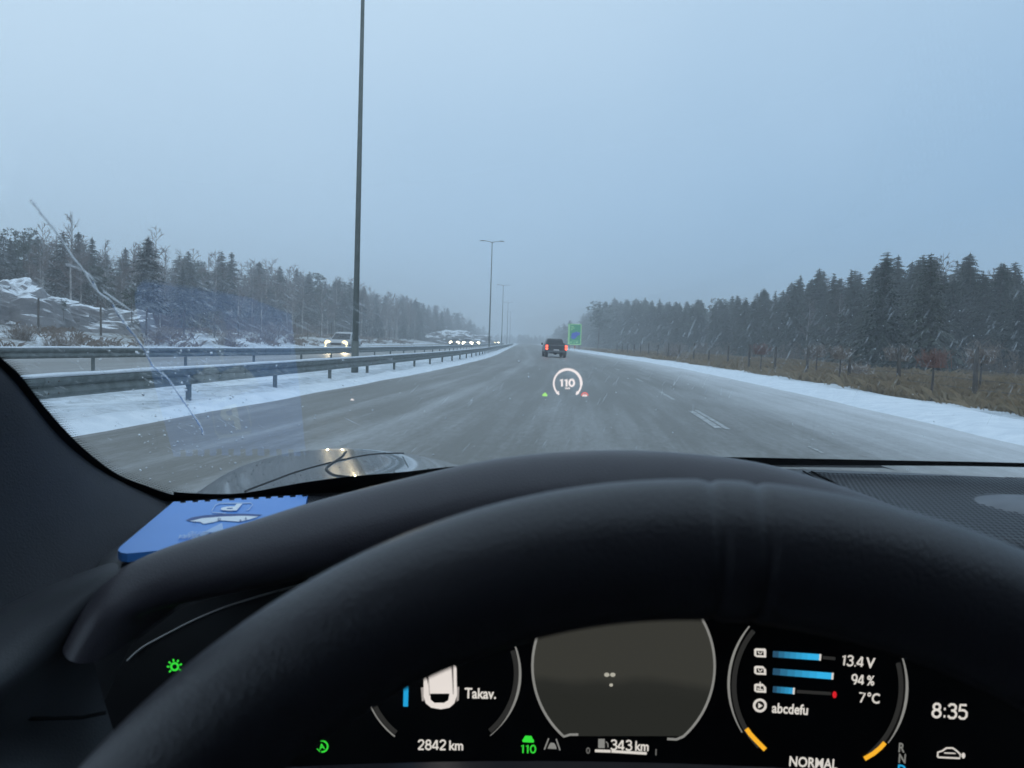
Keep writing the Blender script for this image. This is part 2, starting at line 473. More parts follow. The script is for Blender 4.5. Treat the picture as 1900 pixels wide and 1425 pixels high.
for i, (y, lb) in enumerate(lamps):
    o = lamp_root if i == 0 else copy_tree(lamp_root)
    o.location = (road_c(y) - (7.92, 8.5, 9.0, 9.4, 9.8)[i], y, 0); o['label'] = lb

# ------------------------------------------------------------------ wildlife fences
def fence(ylist, t, ht, label, zoff=0.0):
    root = thing('wildlife_fence', label, 'fence')
    tops = []
    for k, y in enumerate(ylist):
        xx = road_c(y) + t; z = gz(t, y)
        hh = ht * random.uniform(.93, 1.07); lean = random.uniform(-.06, .06)
        MB().tube([(xx, y, z - .3), (xx + lean, y, z + hh)], [.075, .06], 7).obj('post', M['wood'], root)
        tops.append((xx, y, z, hh))
    for fz in (.08, .25, .42, .6, .8, .97):
        MB().tube([(a, b, c + fz * h_) for a, b, c, h_ in tops], .006, 4).obj('wire', M['wire'], root)
fl = []; y = 40.8
while y < 230: fl.append(y + random.uniform(-.3, .3)); y += 6.4
fence(fl, -33.0, 2.2, 'wooden wildlife fence at the foot of the left hill beyond the oncoming road')
fl = [17.3, 21.6, 26.7, 31.5, 37, 42.5, 48.2, 54, 60, 66, 72, 78, 84, 90, 96, 102, 108, 114, 120]
fence(fl, 10.9, 1.55, 'low wooden fence in the dry grass right of the snowy verge')

# ------------------------------------------------------------------ trees
def spruce_mesh(seed, hgt=10.0, R=1.9, thin=1.0):
    rnd = random.Random(seed); g = MB(); z = .9
    while z < hgt - .15:
        f = z / hgt
        Lr = R * 1.5 * (1 - f) ** .72 * rnd.uniform(.75, 1.12) + .16
        nb = int(8 + 7 * (1 - f)); a0 = rnd.uniform(0, 6.28)
        for k in range(nb):
            if rnd.random() > thin: continue
            a = a0 + 2 * pi * k / nb + rnd.uniform(-.3, .3); Lb = Lr * rnd.uniform(.6, 1.2)
            up = .30 * (f - .45) + rnd.uniform(-.16, .14); zj = rnd.uniform(-.2, .2)
            ca, sa = cos(a), sin(a); pts = []
            nseg = 4
            for q in range(nseg + 1):
                s_ = q / nseg
                pts.append(Vector((ca * Lb * s_, sa * Lb * s_, z + zj + Lb * (up * s_ - .42 * s_ * s_ + (.16 * s_ ** 3)))))
            side = Vector((-sa, ca, 0))
            for q in range(nseg):
                p, p2 = pts[q], pts[q + 1]
                wd = Lb * .30 * (1 - .8 * (q / nseg)) + .07
                # side sprays and hanging twigs
                for sg in (-1, 1):
                    tip = p + (p2 - p) * rnd.uniform(.8, 1.7) + side * sg * wd * rnd.uniform(.8, 1.3) + Vector((0, 0, -wd * rnd.uniform(.15, .6)))
                    n0 = len(g.v); g.v += [tuple(p), tuple(p2), tuple(tip)]; g.f.append((n0, n0 + 1, n0 + 2))
                dz = wd * rnd.uniform(.45, 1.0)
                n0 = len(g.v); tip = (p + p2) / 2 + Vector((rnd.uniform(-.06, .06), rnd.uniform(-.06, .06), -dz)); g.v += [tuple(p), tuple(p2), tuple(tip)]; g.f.append((n0, n0 + 1, n0 + 2))
        z += rnd.uniform(.20, .34) * (1.15 - .5 * f)
    for k in range(7):   # leader
        a = rnd.uniform(0, 6.28); n0 = len(g.v); zz = hgt - .3 + rnd.uniform(-.25, .1)
        g.v += [(0, 0, zz + .1), (.02, .02, zz + .22), (cos(a) * .16, sin(a) * .16, zz)]; g.f.append((n0, n0 + 1, n0 + 2))
    g.tube([(0, 0, hgt - .8), (0, 0, hgt + .1)], [.03, .008], 4)
    return g
def trunk_mesh(h, r, top=.3): return MB().tube([(0, 0, -.6), (0, 0, h * .5), (0, 0, h)], [r, r * .7, r * top], 6)
def pine_mesh(seed, hgt=10.0):
    rnd = random.Random(seed); g = MB()
    for k in range(26):
        zc = hgt * rnd.uniform(.42, .98); rr = 2.1 * sqrt(max(.05, 1 - ((zc / hgt - .72) / .36) ** 2)) * rnd.uniform(.3, 1)
        a = rnd.uniform(0, 6.28); c = Vector((cos(a) * rr, sin(a) * rr, zc)); cr = rnd.uniform(.35, .8)
        for q in range(85):
            d = Vector((rnd.gauss(0, 1), rnd.gauss(0, 1), rnd.gauss(0, .7))).normalized()
            p = c + Vector((d.x * cr * 1.25, d.y * cr * 1.25, d.z * cr * .6)) * rnd.uniform(.6, 1)
            e = Vector((rnd.gauss(0, 1), rnd.gauss(0, 1), rnd.gauss(0, 1))).normalized() * .14; f = d * .2
            n0 = len(g.v); g.v += [tuple(p + e), tuple(p - e), tuple(p + f)]; g.f.append((n0, n0 + 1, n0 + 2))
        n = len(g.v)
        g.tube([(0, 0, zc - rr * .35), tuple(c)], [.05, .02], 3)
    return g
def birch_mesh(seed, hgt=10.0):
    rnd = random.Random(seed); g = MB(); tr = MB()
    tr.tube([(0, 0, -.6), (.1, 0, hgt * .35), (-.05, .1, hgt * .7), (0, 0, hgt)], [.14, .10, .05, .012], 6)
    def br(p, d, ln, r, lev):
        q = p + d * ln * .5 + Vector((rnd.gauss(0, .05), rnd.gauss(0, .05), .03)) * ln
        e = p + d * ln + Vector((0, 0, -.05 * ln * lev))
        g.tube([p, q, e], [r, r * .7, r * .35], 3, False)
        if lev < 3:
            for k in range(5 if lev < 2 else 6):
                s_ = rnd.uniform(.3, 1); b = p + (e - p) * s_
                dd = (d + Vector((rnd.gauss(0, .55), rnd.gauss(0, .55), rnd.gauss(.1, .4)))).normalized()
                br(b, dd, ln * rnd.uniform(.35, .6), r * .55, lev + 1)
    for k in range(20):
        z = hgt * (.28 + .68 * k / 20); a = rnd.uniform(0, 6.28)
        br(Vector((0, 0, z)), Vector((cos(a) * .7, sin(a) * .7, rnd.uniform(.5, 1.1))).normalized(), hgt * .23 * (1.15 - .9 * k / 20), .035, 1)
    return g, tr

def shrub_mesh(seed, r=1.0, n=260, flat=.8):
    rnd = random.Random(seed); g = MB()
    for k in range(n // 4):
        a = rnd.uniform(0, 6.28); e = rnd.uniform(.75, 1.5); ln = r * rnd.uniform(.5, 1.15)
        d = Vector((cos(a) * cos(e), sin(a) * cos(e), sin(e))); o_ = Vector((rnd.gauss(0, .28), rnd.gauss(0, .28), -.1)) * r
        q = o_ + d * ln + Vector((rnd.gauss(0, .1), rnd.gauss(0, .1), 0)) * r
        g.tube([o_, (o_ + q) * .5 + Vector((rnd.gauss(0, .04), rnd.gauss(0, .04), 0)) * r, q], [.012, .009, .004], 3, False)
        for j in range(7):
            f = rnd.uniform(.3, 1); p = o_.lerp(q, f); a2 = rnd.uniform(0, 6.28); l_ = r * rnd.uniform(.15, .4); w_ = .009
            t_ = p + Vector((cos(a2) * l_ * .8, sin(a2) * l_ * .8, l_ * rnd.uniform(.1, .9))); n0 = len(g.v)
            g.v += [(p.x - w_, p.y, p.z), (p.x + w_, p.y, p.z), tuple(t_)]; g.f.append((n0, n0 + 1, n0 + 2))
    return g

SPR = [spruce_mesh(s_, 10, r_, th).mesh('spruce_crown', M['spruce']) for s_, r_, th in ((1, 1.75, 1), (2, 2.1, .95), (3, 1.5, 1), (4, 1.95, .85), (5, 2.4, .95))]
SPRS = [spruce_mesh(s_, 10, r_, th).mesh('spruce_crown', M['spruce_snow']) for s_, r_, th in ((11, 1.6, .95), (12, 2.0, .85), (13, 1.35, 1), (14, 1.8, .8))]
STR = trunk_mesh(9.6, .16).mesh('trunk', M['bark'])
PIN = [pine_mesh(s_).mesh('pine_crown', M['pine']) for s_ in (21, 22)]
PTR = trunk_mesh(9.0, .15, .3).mesh('trunk', M['bark'])
BIR = []
for s_ in (31, 32, 33):
    a, b = birch_mesh(s_); BIR.append((a.mesh('branches', M['twig']), b.mesh('trunk', M['birch_bark'])))

RCi = RC.transposed()
def pix(p):
    q = RCi @ (Vector(p) - Vector((0, 0, H)))
    return 950 + FPX * q.x / -q.z, 712.5 - FPX * q.y / -q.z
SKYL = [(-400, 400), (0, 418), (60, 425), (110, 425), (150, 435), (200, 455), (260, 452), (300, 458), (350, 470), (400, 465), (450, 480), (520, 484), (560, 500), (600, 515), (650, 517), (700, 540), (760, 552), (800, 567), (850, 575), (900, 592), (940, 607), (980, 618), (1010, 620)]
SKYR = [(1000, 622), (1030, 597), (1060, 588), (1075, 570), (1110, 563), (1200, 566), (1300, 570), (1400, 556), (1450, 548), (1500, 522), (1560, 516), (1600, 521), (1640, 482), (1680, 492), (1740, 473), (1800, 482), (1900, 488), (2400, 470)]

def tree(kind, x, y, z, h, label, group, snow=False):
    s_ = h / 10.0; wv = random.uniform(.85, 1.15)
    if kind == 'spruce':
        r = thing('spruce_tree', label, 'tree', (x, y, z), random.uniform(0, 6.28), group)
        link('crown', random.choice(SPRS if snow else SPR), r); link('trunk', STR, r)
    elif kind == 'pine':
        r = thing('pine_tree', label, 'tree', (x, y, z), random.uniform(0, 6.28), group)
        link('crown', random.choice(PIN), r); link('trunk', PTR, r)
    else:
        r = thing('birch_tree', label, 'tree', (x, y, z), random.uniform(0, 6.28), group)
        b = random.choice(BIR); link('crown', b[0], r); link('trunk', b[1], r)
    r.scale = (s_ * wv, s_ * wv, s_); r.rotation_euler.x = random.uniform(-.03, .03); r.rotation_euler.y = random.uniform(-.03, .03)
    return r

def toplimit(x, y, tab):
    px, py = pix((x, y, H)); top = interp(tab, px)
    return y * (py - top) / FPX + H, px
def where_r(px, row):
    side = 'at the right edge of the picture' if px > 1800 else 'behind the young tree with the reddish crown' if px > 1660 else 'where the treetops step down' if px > 1480 else 'over the middle of the right verge' if px > 1300 else 'over the far part of the right verge' if px > 1130 else 'far off beside the green sign'
    return ('in the front row ', 'in the second row ', 'in the third row ', 'in the back row ')[row] + side
def where_l(px, row):
    side = 'above the snowy rocks at the left edge' if px < 160 else 'above the bushy green pine' if px < 330 else 'above the left slope of fence posts' if px < 560 else 'behind the nearest oncoming car' if px < 720 else 'above the row of headlights' if px < 900 else 'at the hazy far end of the left hill'
    return ('in the front row ', 'in the second row ', 'in the third row ', 'in the back row ')[row] + side
# right forest
cnt = 0
for row, (t0, st) in enumerate(((30, 2.2), (34, 2.5), (39, 3.0), (45, 3.8))):
    y = 22.0
    while y < 360:
        k = 1 + max(0, y - 60) / 120
        yy = y + random.uniform(-.8, .8) * k; t = t0 + random.uniform(-1.3, 1.3) * (1 + .4 * row); xx = road_c(yy) + t
        zt, px = toplimit(xx, yy, SKYR); z = gz(t, yy)
        if px < 2150 and cnt < 296:
            h = (zt - z) * ((random.uniform(.66, .97) if row == 0 else random.uniform(.86, 1.04)) * (1.0 if yy < 80 else 1.12))
            h = min(max(h, 3.5), 24)
            kind = 'pine' if random.random() < .12 and yy > 150 else 'spruce'
            if kind == 'pine': tree('pine', xx, yy, z, h, 'round topped pine ' + where_r(px, row), 'pines ' + where_r(px, row))
            elif random.random() < (.16 if row == 0 else .07): tree('birch', xx, yy, z, h * .95, 'bare thin birch ' + where_r(px, row), 'birches ' + where_r(px, row))
            else: tree('spruce', xx, yy, z, h, 'pointed dark green spruce ' + where_r(px, row), 'spruces ' + where_r(px, row))
            cnt += 1
        y += st * k * random.uniform(.8, 1.2)
# left forest
cl_ = 0
for row, (t0, st) in enumerate(((-44, 2.8), (-49, 2.9), (-54, 3.2), (-61, 4.2))):
    y = 26.0
    while y < 420:
        k = 1 + max(0, y - 70) / 120
        yy = y + random.uniform(-.8, .8) * k; t = t0 + random.uniform(-1.6, 1.6) * (1 + .3 * row)
        if yy > 120: t += min(10, (yy - 120) * .12)
        xx = road_c(yy) + t
        zt, px = toplimit(xx, yy, SKYL); z = gz(t, yy)
        if px > -260 and cl_ < 298 and not (row == 0 and yy < 62):
            h = (zt - z) * (random.uniform(.6, .9) if row == 0 else random.uniform(.85, 1.04))
            h = min(max(h, 2.5), 22)
            q = random.random()
            if q < .56: tree('birch', xx, yy, z, h * 1.03, 'bare grey birch ' + where_l(px, row), 'birches ' + where_l(px, row))
            elif q < .97: tree('spruce', xx, yy, z, h, 'snow dusted spruce ' + where_l(px, row), 'spruces ' + where_l(px, row), True)
            else: tree('pine', xx, yy, z, h, 'bushy pine ' + where_l(px, row), 'pines ' + where_l(px, row))
            cl_ += 1
        y += st * k * random.uniform(.8, 1.2)
# trees the eye can pick out
def at(px, py, d):
    r = ray(px, py); return r.x * d, d, H + r.z * d
def single(kind, px, topy, d, z, label, snow=False):
    x, y, zt = at(px, topy, d); return tree(kind, x, y, z, zt - z, label, None, snow)
single('birch', 132, 392, 62, 3.0, 'tall bare birch rising above the left treetops behind the snowy rocks')
single('birch', 292, 418, 78, 3.2, 'pale slender bare birch standing above the spruces on the left hill')
single('spruce', 272, 440, 74, 3.0, 'narrow dark spruce right beside the tall pale birch', True)
single('pine', 245, 532, 50, 1.9, 'small bushy green pine in front of the left forest by the fence')
single('pine', 118, 556, 47, 1.8, 'little round pine between fence posts below the snowy rock')
single('spruce', 1735, 470, 50, .3, 'tallest dense spruce at the right end of the treetops')
single('spruce', 1645, 480, 52, .3, 'pointed spruce with a twin top where the right forest steps down')
single('pine', 1113, 560, 205, .5, 'round topped pine standing out just right of the green sign')

# forests that read as one mass in the haze
def mass(name, spots, mat):
    g = MB(); rnd = random.Random(5)
    base = spruce_mesh(77, 10, 2.2, .42); bv = base.v; bf = base.f
    for x, y, z, h in spots:
        s_ = h / 10; a = rnd.uniform(0, 6.28); ca, sa = cos(a), sin(a)
        g.add([(x + (p[0] * ca - p[1] * sa) * s_ * 1.5, y + (p[0] * sa + p[1] * ca) * s_ * 1.5, z + p[2] * s_) for p in bv], bf)
    return g.obj(name, mat, kind='stuff')
sp = []
for y0, y1, ta, tb, n in ((360, 620, 18, 70, 60),):
    for k in range(n):
        y = random.uniform(y0, y1); t = random.uniform(ta, tb); sp.append((road_c(y) + t, y, .3, random.uniform(10, 14)))
mass('distant_forest', sp, M['spruce'])
sp = []
for k in range(60):
    y = random.uniform(400, 640); t = random.uniform(-70, -34); sp.append((road_c(y) + t, y, 2, random.uniform(8, 12)))
mass('distant_forest', sp, M['spruce_snow'])
sp = []
for k in range(70):
    y = random.uniform(640, 720); sp.append((-45 + 120 * k / 70 + random.uniform(-2, 2), y, -1, random.uniform(7, 10)))
mass('distant_forest', sp, M['spruce_snow'])

# the thicket and young growth that closes the forests behind their front rows
def thicket(name, spots, mat, k0):
    g = MB(); rnd = random.Random(k0)
    base = spruce_mesh(k0, 10, 2.3, .5); bv = base.v; bf = base.f[::2] if k0 > 50 else base.f
    for x, y, z, h in spots:
        s_ = h / 10; a = rnd.uniform(0, 6.28); ca, sa = cos(a), sin(a)
        g.add([(x + (p[0] * ca - p[1] * sa) * s_ * 1.3, y + (p[0] * sa + p[1] * ca) * s_ * 1.3, z + p[2] * s_) for p in bv], bf)
    return g.obj(name, mat, kind='stuff')
sp = []
y = 34.0
while y < 360:
    for tt_ in (51, 57):
        yy = y + random.uniform(-2, 2); t = tt_ + random.uniform(-2.5, 2.5); xx = road_c(yy) + t; zt_, px = toplimit(xx, yy, SKYR); z = gz(t, yy)
        if px < 2100: sp.append((xx, yy, z, min(24, (zt_ - z) * random.uniform(.85, 1.0))))
    y += 3.6 * (1 + max(0, y - 60) / 110)
for k in range(150):
    yy = random.uniform(210, 430); t = random.uniform(27, 62); xx = road_c(yy) + t; zt_, px = toplimit(xx, yy, SKYR); z = gz(t, yy)
    sp.append((xx, yy, z, min(22, max(7, (zt_ - z) * random.uniform(.78, 1.0)))))
thicket('forest_thicket', sp, M['spruce'], 41)
sp = []
y = 34.0
while y < 400:
    for tt_ in (-67, -74):
        yy = y + random.uniform(-2, 2); t = tt_ + random.uniform(-2.5, 2.5); xx = road_c(yy) + t; zt_, px = toplimit(xx, yy, SKYL); z = gz(t, yy)
        if px > -220: sp.append((xx, yy, z, min(24, (zt_ - z) * random.uniform(.75, .95))))
    y += 3.6 * (1 + max(0, y - 60) / 110)
thicket('forest_thicket', sp, M['spruce_snow'], 42)
# leafless undergrowth at the forest foot
def undergrowth(spots, mat):
    g = MB(); rnd = random.Random(6)
    for x, y, z, h in spots:
        for q in range(9):
            dx, dy = rnd.gauss(0, .5), rnd.gauss(0, .5); hh = h * rnd.uniform(.5, 1.1); w_ = .02 + y * .0003; lx, ly = rnd.gauss(0, .3) * hh * .5, rnd.gauss(0, .3) * hh * .5; n0 = len(g.v)
            g.v += [(x + dx - w_, y + dy, z - .1), (x + dx + w_, y + dy, z - .1), (x + dx + lx, y + dy + ly, z + hh)]; g.f.append((n0, n0 + 1, n0 + 2))
            for b in range(4):
                f = rnd.uniform(.3, .95); a = rnd.uniform(0, 6.28); l_ = hh * .3 * rnd.uniform(.5, 1); px_, py_, pz_ = x + dx + lx * f, y + dy + ly * f, z + hh * f; n0 = len(g.v)
                g.v += [(px_, py_, pz_ - w_), (px_, py_, pz_ + w_), (px_ + cos(a) * l_, py_ + sin(a) * l_ * .5, pz_ + l_ * .8)]; g.f.append((n0, n0 + 1, n0 + 2))
    return g.obj('undergrowth', mat, kind='stuff')
sp = []
for k in range(1500):
    y = 24 + 330 * random.random() ** 1.5; t = random.uniform(27, 36); sp.append((road_c(y) + t, y, gz(t, y), random.uniform(.8, 2.6)))
undergrowth(sp, M['shrub'])
sp = []
for k in range(700):
    y = 34 + 330 * random.random() ** 1.5; t = random.uniform(-49, -42); sp.append((road_c(y) + t, y, gz(t, y), random.uniform(.8, 2.8)))
undergrowth(sp, M['twig'])

# rock outcrop with snow on the left hill
def rock(cx, cy, cz, rx, ry, rz_, seed, label):
    g = MB(); rows = []; nu, nv = 40, 18
    for i in range(nv + 1):
        ph = (pi * .5) * i / nv; r = []
        for j in range(nu):
            th = 2 * pi * j / nu
            d = Vector((sin(ph) * cos(th), sin(ph) * sin(th), cos(ph)))
            k = 1 + .32 * noise.noise(d * 1.8 + Vector((seed, 0, 0))) + .14 * noise.noise(d * 5 + Vector((seed, 0, 0))) + .06 * noise.noise(d * 12)
            pz = max(0, d.z) ** .6
            r.append((d.x * rx * k, d.y * ry * k, pz * rz_ * k - .4))
        rows.append(r)
    g.grid(rows, True)
    return g.obj('rock_outcrop', M['rock'], smooth=False, label=label, category='rock', loc=(cx, cy, cz))
for (px, d, rx, ry, rh, sd, lb) in ((20, 55, 4.3, 5, 3.4, 1, 'big rounded rock outcrop under snow at the left edge below the trees'),
                              (150, 60, 4.2, 4, 2.2, 2, 'lower snow covered rock ledge right of the big outcrop'),
                              (-110, 52, 5, 4, 3.4, 5, 'snowy rock slope hidden partly by the left pillar'),
                              (238, 66, 2.2, 3, 2.0, 3, 'small pale snowy rock between the ledge and the bushy pine'),
                              (845, 230, 10, 7, 4.0, 4, 'distant snowy rock cutting behind the row of oncoming headlights'),):
    x = ray(px, 600).x * d; t = x - road_c(d); z = gz(t, d)
    rock(x, d, z - .1, rx, ry, rh, sd, lb)

# shrubs, weeds and dry grass
for k, (px, d, r, mt, lb) in enumerate((
        (110, 42, 1.0, 'shrub', 'brown leafless bush low behind the far rail near the left pillar'),
        (40, 43, .9, 'shrub', 'small brown bush at the far left behind the rail'),
        (420, 66, 1.3, 'shrub', 'low brown bush under the fence in the middle of the left slope'),
        (500, 82, 2.1, 'shrub', 'broad brown thicket at the right end of the left slope'),
        (300, 58, 1.2, 'shrub', 'brown bush beside the bushy pine'),
        (1590, 36, 1.0, 'shrub', 'brown bush at the fence left of the young trees'),
        (1250, 80, 1.7, 'shrub', 'brown bushy scrub at the foot of the right forest, farthest'))):
    x = ray(px, 640).x * d; t = x - road_c(d)
    o = shrub_mesh(100 + k, r, 640).obj('bush', M[mt], None, label=lb, category='bush', loc=(x, d, gz(t, d) + .05))
for k, (px, d, zc, r, mt, lb) in enumerate((
        (1733, 21.6, 1.25, .50, 'redshrub', 'young thin tree with a reddish crown in the right verge'),
        (1667, 27.0, 1.35, .55, 'shrub', 'thin young tree just left of the reddish one in the verge'),
        (1560, 30.5, 1.30, .50, 'shrub', 'thin young tree in the right verge, third from the reddish one'),
        (1516, 37.5, 1.40, .60, 'shrub', 'young bare tree in the right verge below the rising treetops'),
        (1822, 24.0, 1.45, .55, 'shrub', 'young bare tree nearest the right edge of the picture'),
        (1413, 47.0, 1.45, .65, 'redshrub', 'small reddish young tree in front of the middle of the right forest'))):
    x = ray(px, 640).x * d; t = x - road_c(d); r_ = thing('young_tree', lb, 'tree', (x, d, gz(t, d)))
    MB().tube([(0, 0, -.2), (.03, 0, zc * .6), (0, 0, zc)], [.035, .028, .015], 6).obj('trunk', M['bark'], r_)
    m_ = shrub_mesh(300 + k, r, 420); cr_ = m_.obj('crown', M[mt], r_); cr_.location = (0, 0, zc - r * .55)
def grass(name, spots, mat, hr):
    g = MB(); rnd = random.Random(9)
    for x, y, z, s_ in spots:
        for b in range(3):
            a = rnd.uniform(0, 6.28); h = rnd.uniform(*hr) * s_; w_ = .006 * s_ + y * .00024; lx, ly = rnd.gauss(0, .16) * s_, rnd.gauss(0, .16) * s_
            ox, oy = rnd.gauss(0, .08), rnd.gauss(0, .08); n0 = len(g.v)
            g.v += [(x + ox - cos(a) * w_, y + oy - sin(a) * w_, z - .05), (x + ox + cos(a) * w_, y + oy + sin(a) * w_, z - .05), (x + ox + lx * .5 + cos(a) * w_ * .6, y + oy + ly * .5, z + h * .7), (x + ox + lx * 1.5, y + oy + ly * 1.5, z + h)]
            g.f += [(n0, n0 + 1, n0 + 2), (n0, n0 + 2, n0 + 3)]
    return g.obj(name, mat, kind='stuff')
sp = []
for k in range(40000):
    y = 11 + 150 * random.random() ** 1.7; t = 9.6 + 25 * random.random() ** 1.1 + (.35 if random.random() < .7 else -.5) * random.random()
    n = noise.noise(Vector((t * .3, y * .1, 0)))
    if n < -.25 and random.random() < .6: continue
    x = road_c(y) + t
    sp.append((x, y, gz(t, y), random.uniform(.6, 1.3) * (1 + .6 * n)))
M['grassr'] = foliage_material('rough_dry_grass', (.31, .235, .145), (.13, .10, .06), .0)
for n_ in M['grassr'].node_tree.nodes:
    if n_.type == 'TEX_NOISE' and n_.inputs['Scale'].default_value < 2: n_.inputs['Scale'].default_value = 9.0
grass('dry_grass', sp, M['grassr'], (.14, .40))
sp = []
for k in range(9000):
    y = 30 + 150 * random.random() ** 1.4; t = -28.6 - 14 * random.random() ** 1.2
    if noise.noise(Vector((t * .45, y * .2, 9))) < .12: continue
    sp.append((road_c(y) + t, y, gz(t, y), random.uniform(.6, 1.3)))
grass('winter_weeds', sp, M['shrub'], (.15, .45))

# ------------------------------------------------------------------ vehicles
M['carwhite'] = pm('pale_car_paint', (.42, .44, .46), (.36, .38, .40), 2.0, .3, coat=.5)
M['cargrey'] = pm('grey_car_paint', (.10, .11, .12), (.08, .09, .10), 2.0, .3, coat=.5)
M['carblack'] = pm('black_car_paint', (.012, .012, .014), (.02, .02, .022), 2.0, .35, coat=.4)
M['glassdark'] = pm('dark_car_glass', (.02, .025, .03), (.03, .035, .04), 2.0, .08)
M['tyre'] = pm('tyre_rubber', (.02, .02, .02), (.035, .035, .035), 8.0, .8)
M['rim'] = pm('wheel_alloy', (.35, .36, .37), (.25, .26, .27), 6.0, .35, .7)
M['plate'] = pm('number_plate_white', (.65, .66, .66), (.5, .5, .5), 20, .5)
M['trim'] = pm('dark_plastic_trim', (.03, .03, .032), (.02, .02, .022), 20, .6)
M['head'] = emit('headlamp_light', (1.0, .83, .46), 2.6, .1)
M['head2'] = emit('far_headlamp_light', (1.0, .90, .62), 9, .1)
M['fog'] = emit('fog_lamp_light', (1.0, .86, .50), 2.6, .1)
M['tail'] = emit('tail_lamp_light', (1.0, .10, .05), 5.0, .15)
M['taildim'] = emit('tail_lamp_dim_light', (.9, .03, .02), 1.3, .15)

def loft(g, secs, closed=True, caps=True):
    """secs: list of rings (same count)"""
    g.grid(secs, closed); n = len(secs[0]); m = len(g.v)
    if caps:
        g.f.append(tuple(range(m - n * len(secs), m - n * len(secs) + n))[::-1]); g.f.append(tuple(range(m - n, m)))
    return g
def wheel(root, x, y, r=.35, w_=.23):
    g = MB()
    prof = [(r * .62, -w_ / 2), (r * .95, -w_ / 2), (r, -w_ * .35), (r, w_ * .35), (r * .95, w_ / 2), (r * .62, w_ / 2)]
    rows = [[(x + b, y + a * cos(th), r + a * sin(th)) for a, b in prof] for th in [2 * pi * k / 20 for k in range(21)]]
    g.grid(rows, True); t_ = g.obj('wheel', M['tyre'], root, smooth=True)
    g = MB(); sx = 1 if x > 0 else -1
    rows = [[(x + sx * b, y + a * cos(th), r + a * sin(th)) for a, b in ((0.001, w_ * .40), (r * .15, w_ * .42), (r * .2, w_ * .3), (r * .55, w_ * .33), (r * .64, w_ * .46))] for th in [2 * pi * k / 20 for k in range(21)]]
    g.grid(rows); g.obj('rim', M['rim'], t_)

def oncoming_car(x, y, rz, paint, label, suv=True, group=None, fogs=True, headm='head', lr=.13):
    """front faces -y in its own frame, towards the camera"""
    root = thing('oncoming_car', label, 'car', (x, y, 0), rz, group)
    W, Ln, Ht = 1.86, 4.7, 1.70 if suv else 1.46
    g = MB(); secs = []
    for yy, zb, zt, w_ in ((-2.35, .42, .72, .80), (-2.25, .28, .86, .90), (-1.9, .24, .98, .93), (-1.1, .24, 1.04, .93), (0, .24, 1.06, .93), (1.6, .24, 1.08, .93), (2.2, .3, 1.05, .90), (2.35, .4, .9, .84)):
        secs.append([(-w_ * .94, yy, zb), (-w_, yy, zb + .12), (-w_, yy, zt - .18), (-w_ * .9, yy, zt - .02), (-w_ * .5, yy, zt + .02), (w_ * .5, yy, zt + .02), (w_ * .9, yy, zt - .02), (w_, yy, zt - .18), (w_, yy, zb + .12), (w_ * .94, yy, zb)])
    loft(g, secs); g.obj('body', paint, root)
    g = MB(); secs = []
    for f, yy0, yy1, w_ in ((1.02, -1.05, 2.1, .86), (Ht - .12, -.25, 1.75, .70), (Ht, 0.0, 1.55, .60)):
        secs.append([(-w_, yy0, f), (w_, yy0, f), (w_, yy1, f), (-w_, yy1, f)])
    loft(g, secs); g.obj('cabin', paint, root)
    def quad(name, pts, m): MB().add(pts, [(0, 1, 2, 3)]).obj(name, m, root)
    quad('windscreen', [(-.78, -1.0, 1.07), (.78, -1.0, 1.07), (.66, -.295, Ht - .15), (-.66, -.295, Ht - .15)], M['glassdark'])
    for s_ in (-1, 1):
        quad('side_window', [(s_ * .868, -.7, 1.1), (s_ * .868, 1.8, 1.1), (s_ * .735, 1.55, Ht - .17), (s_ * .735, -.1, Ht - .17)], M['glassdark'])
        MB().box((s_ * 1.02, -.75, 1.08), (.2, .12, .14)).obj('mirror', paint, root)
        hl = MB().ball((s_ * .72, -2.27, .74), (lr * 1.15, .07, lr), 14, 8).obj('headlight', M[headm], root, smooth=True)
        if fogs: MB().ball((s_ * .76, -2.27, .40), (lr * .95, .06, lr * .62), 12, 6).obj('fog_light', M['fog'], root, smooth=True)
        wheel(root, s_ * .84, -1.45); wheel(root, s_ * .84, 1.4)
    MB().box((0, -2.33, .66), (.9, .05, .17)).obj('grille', M['trim'], root)
    MB().box((0, -2.36, .46), (.5, .03, .11)).obj('number_plate', M['plate'], root)
    MB().box((0, -2.31, .34), (1.3, .08, .12)).obj('bumper', M['trim'], root)
    for s_ in (-1, 1): MB().box((s_ * .58, .8, Ht + .05), (.04, 1.4, .04)).obj('roof_rail', M['trim'], root)
    return root
def lamp_light(x, y, z, rz, e):
    ld = bpy.data.lights.new('headlight_beam', 'SPOT'); ld.energy = e; ld.spot_size = radians(50); ld.spot_blend = .8; ld.color = (1, .78, .45); ld.shadow_soft_size = .1
    o = bpy.data.objects.new('headlight_beam', ld); C.objects.link(o); o.location = (x, y, z)
    o.rotation_euler = (radians(90 - 5), 0, pi + rz)
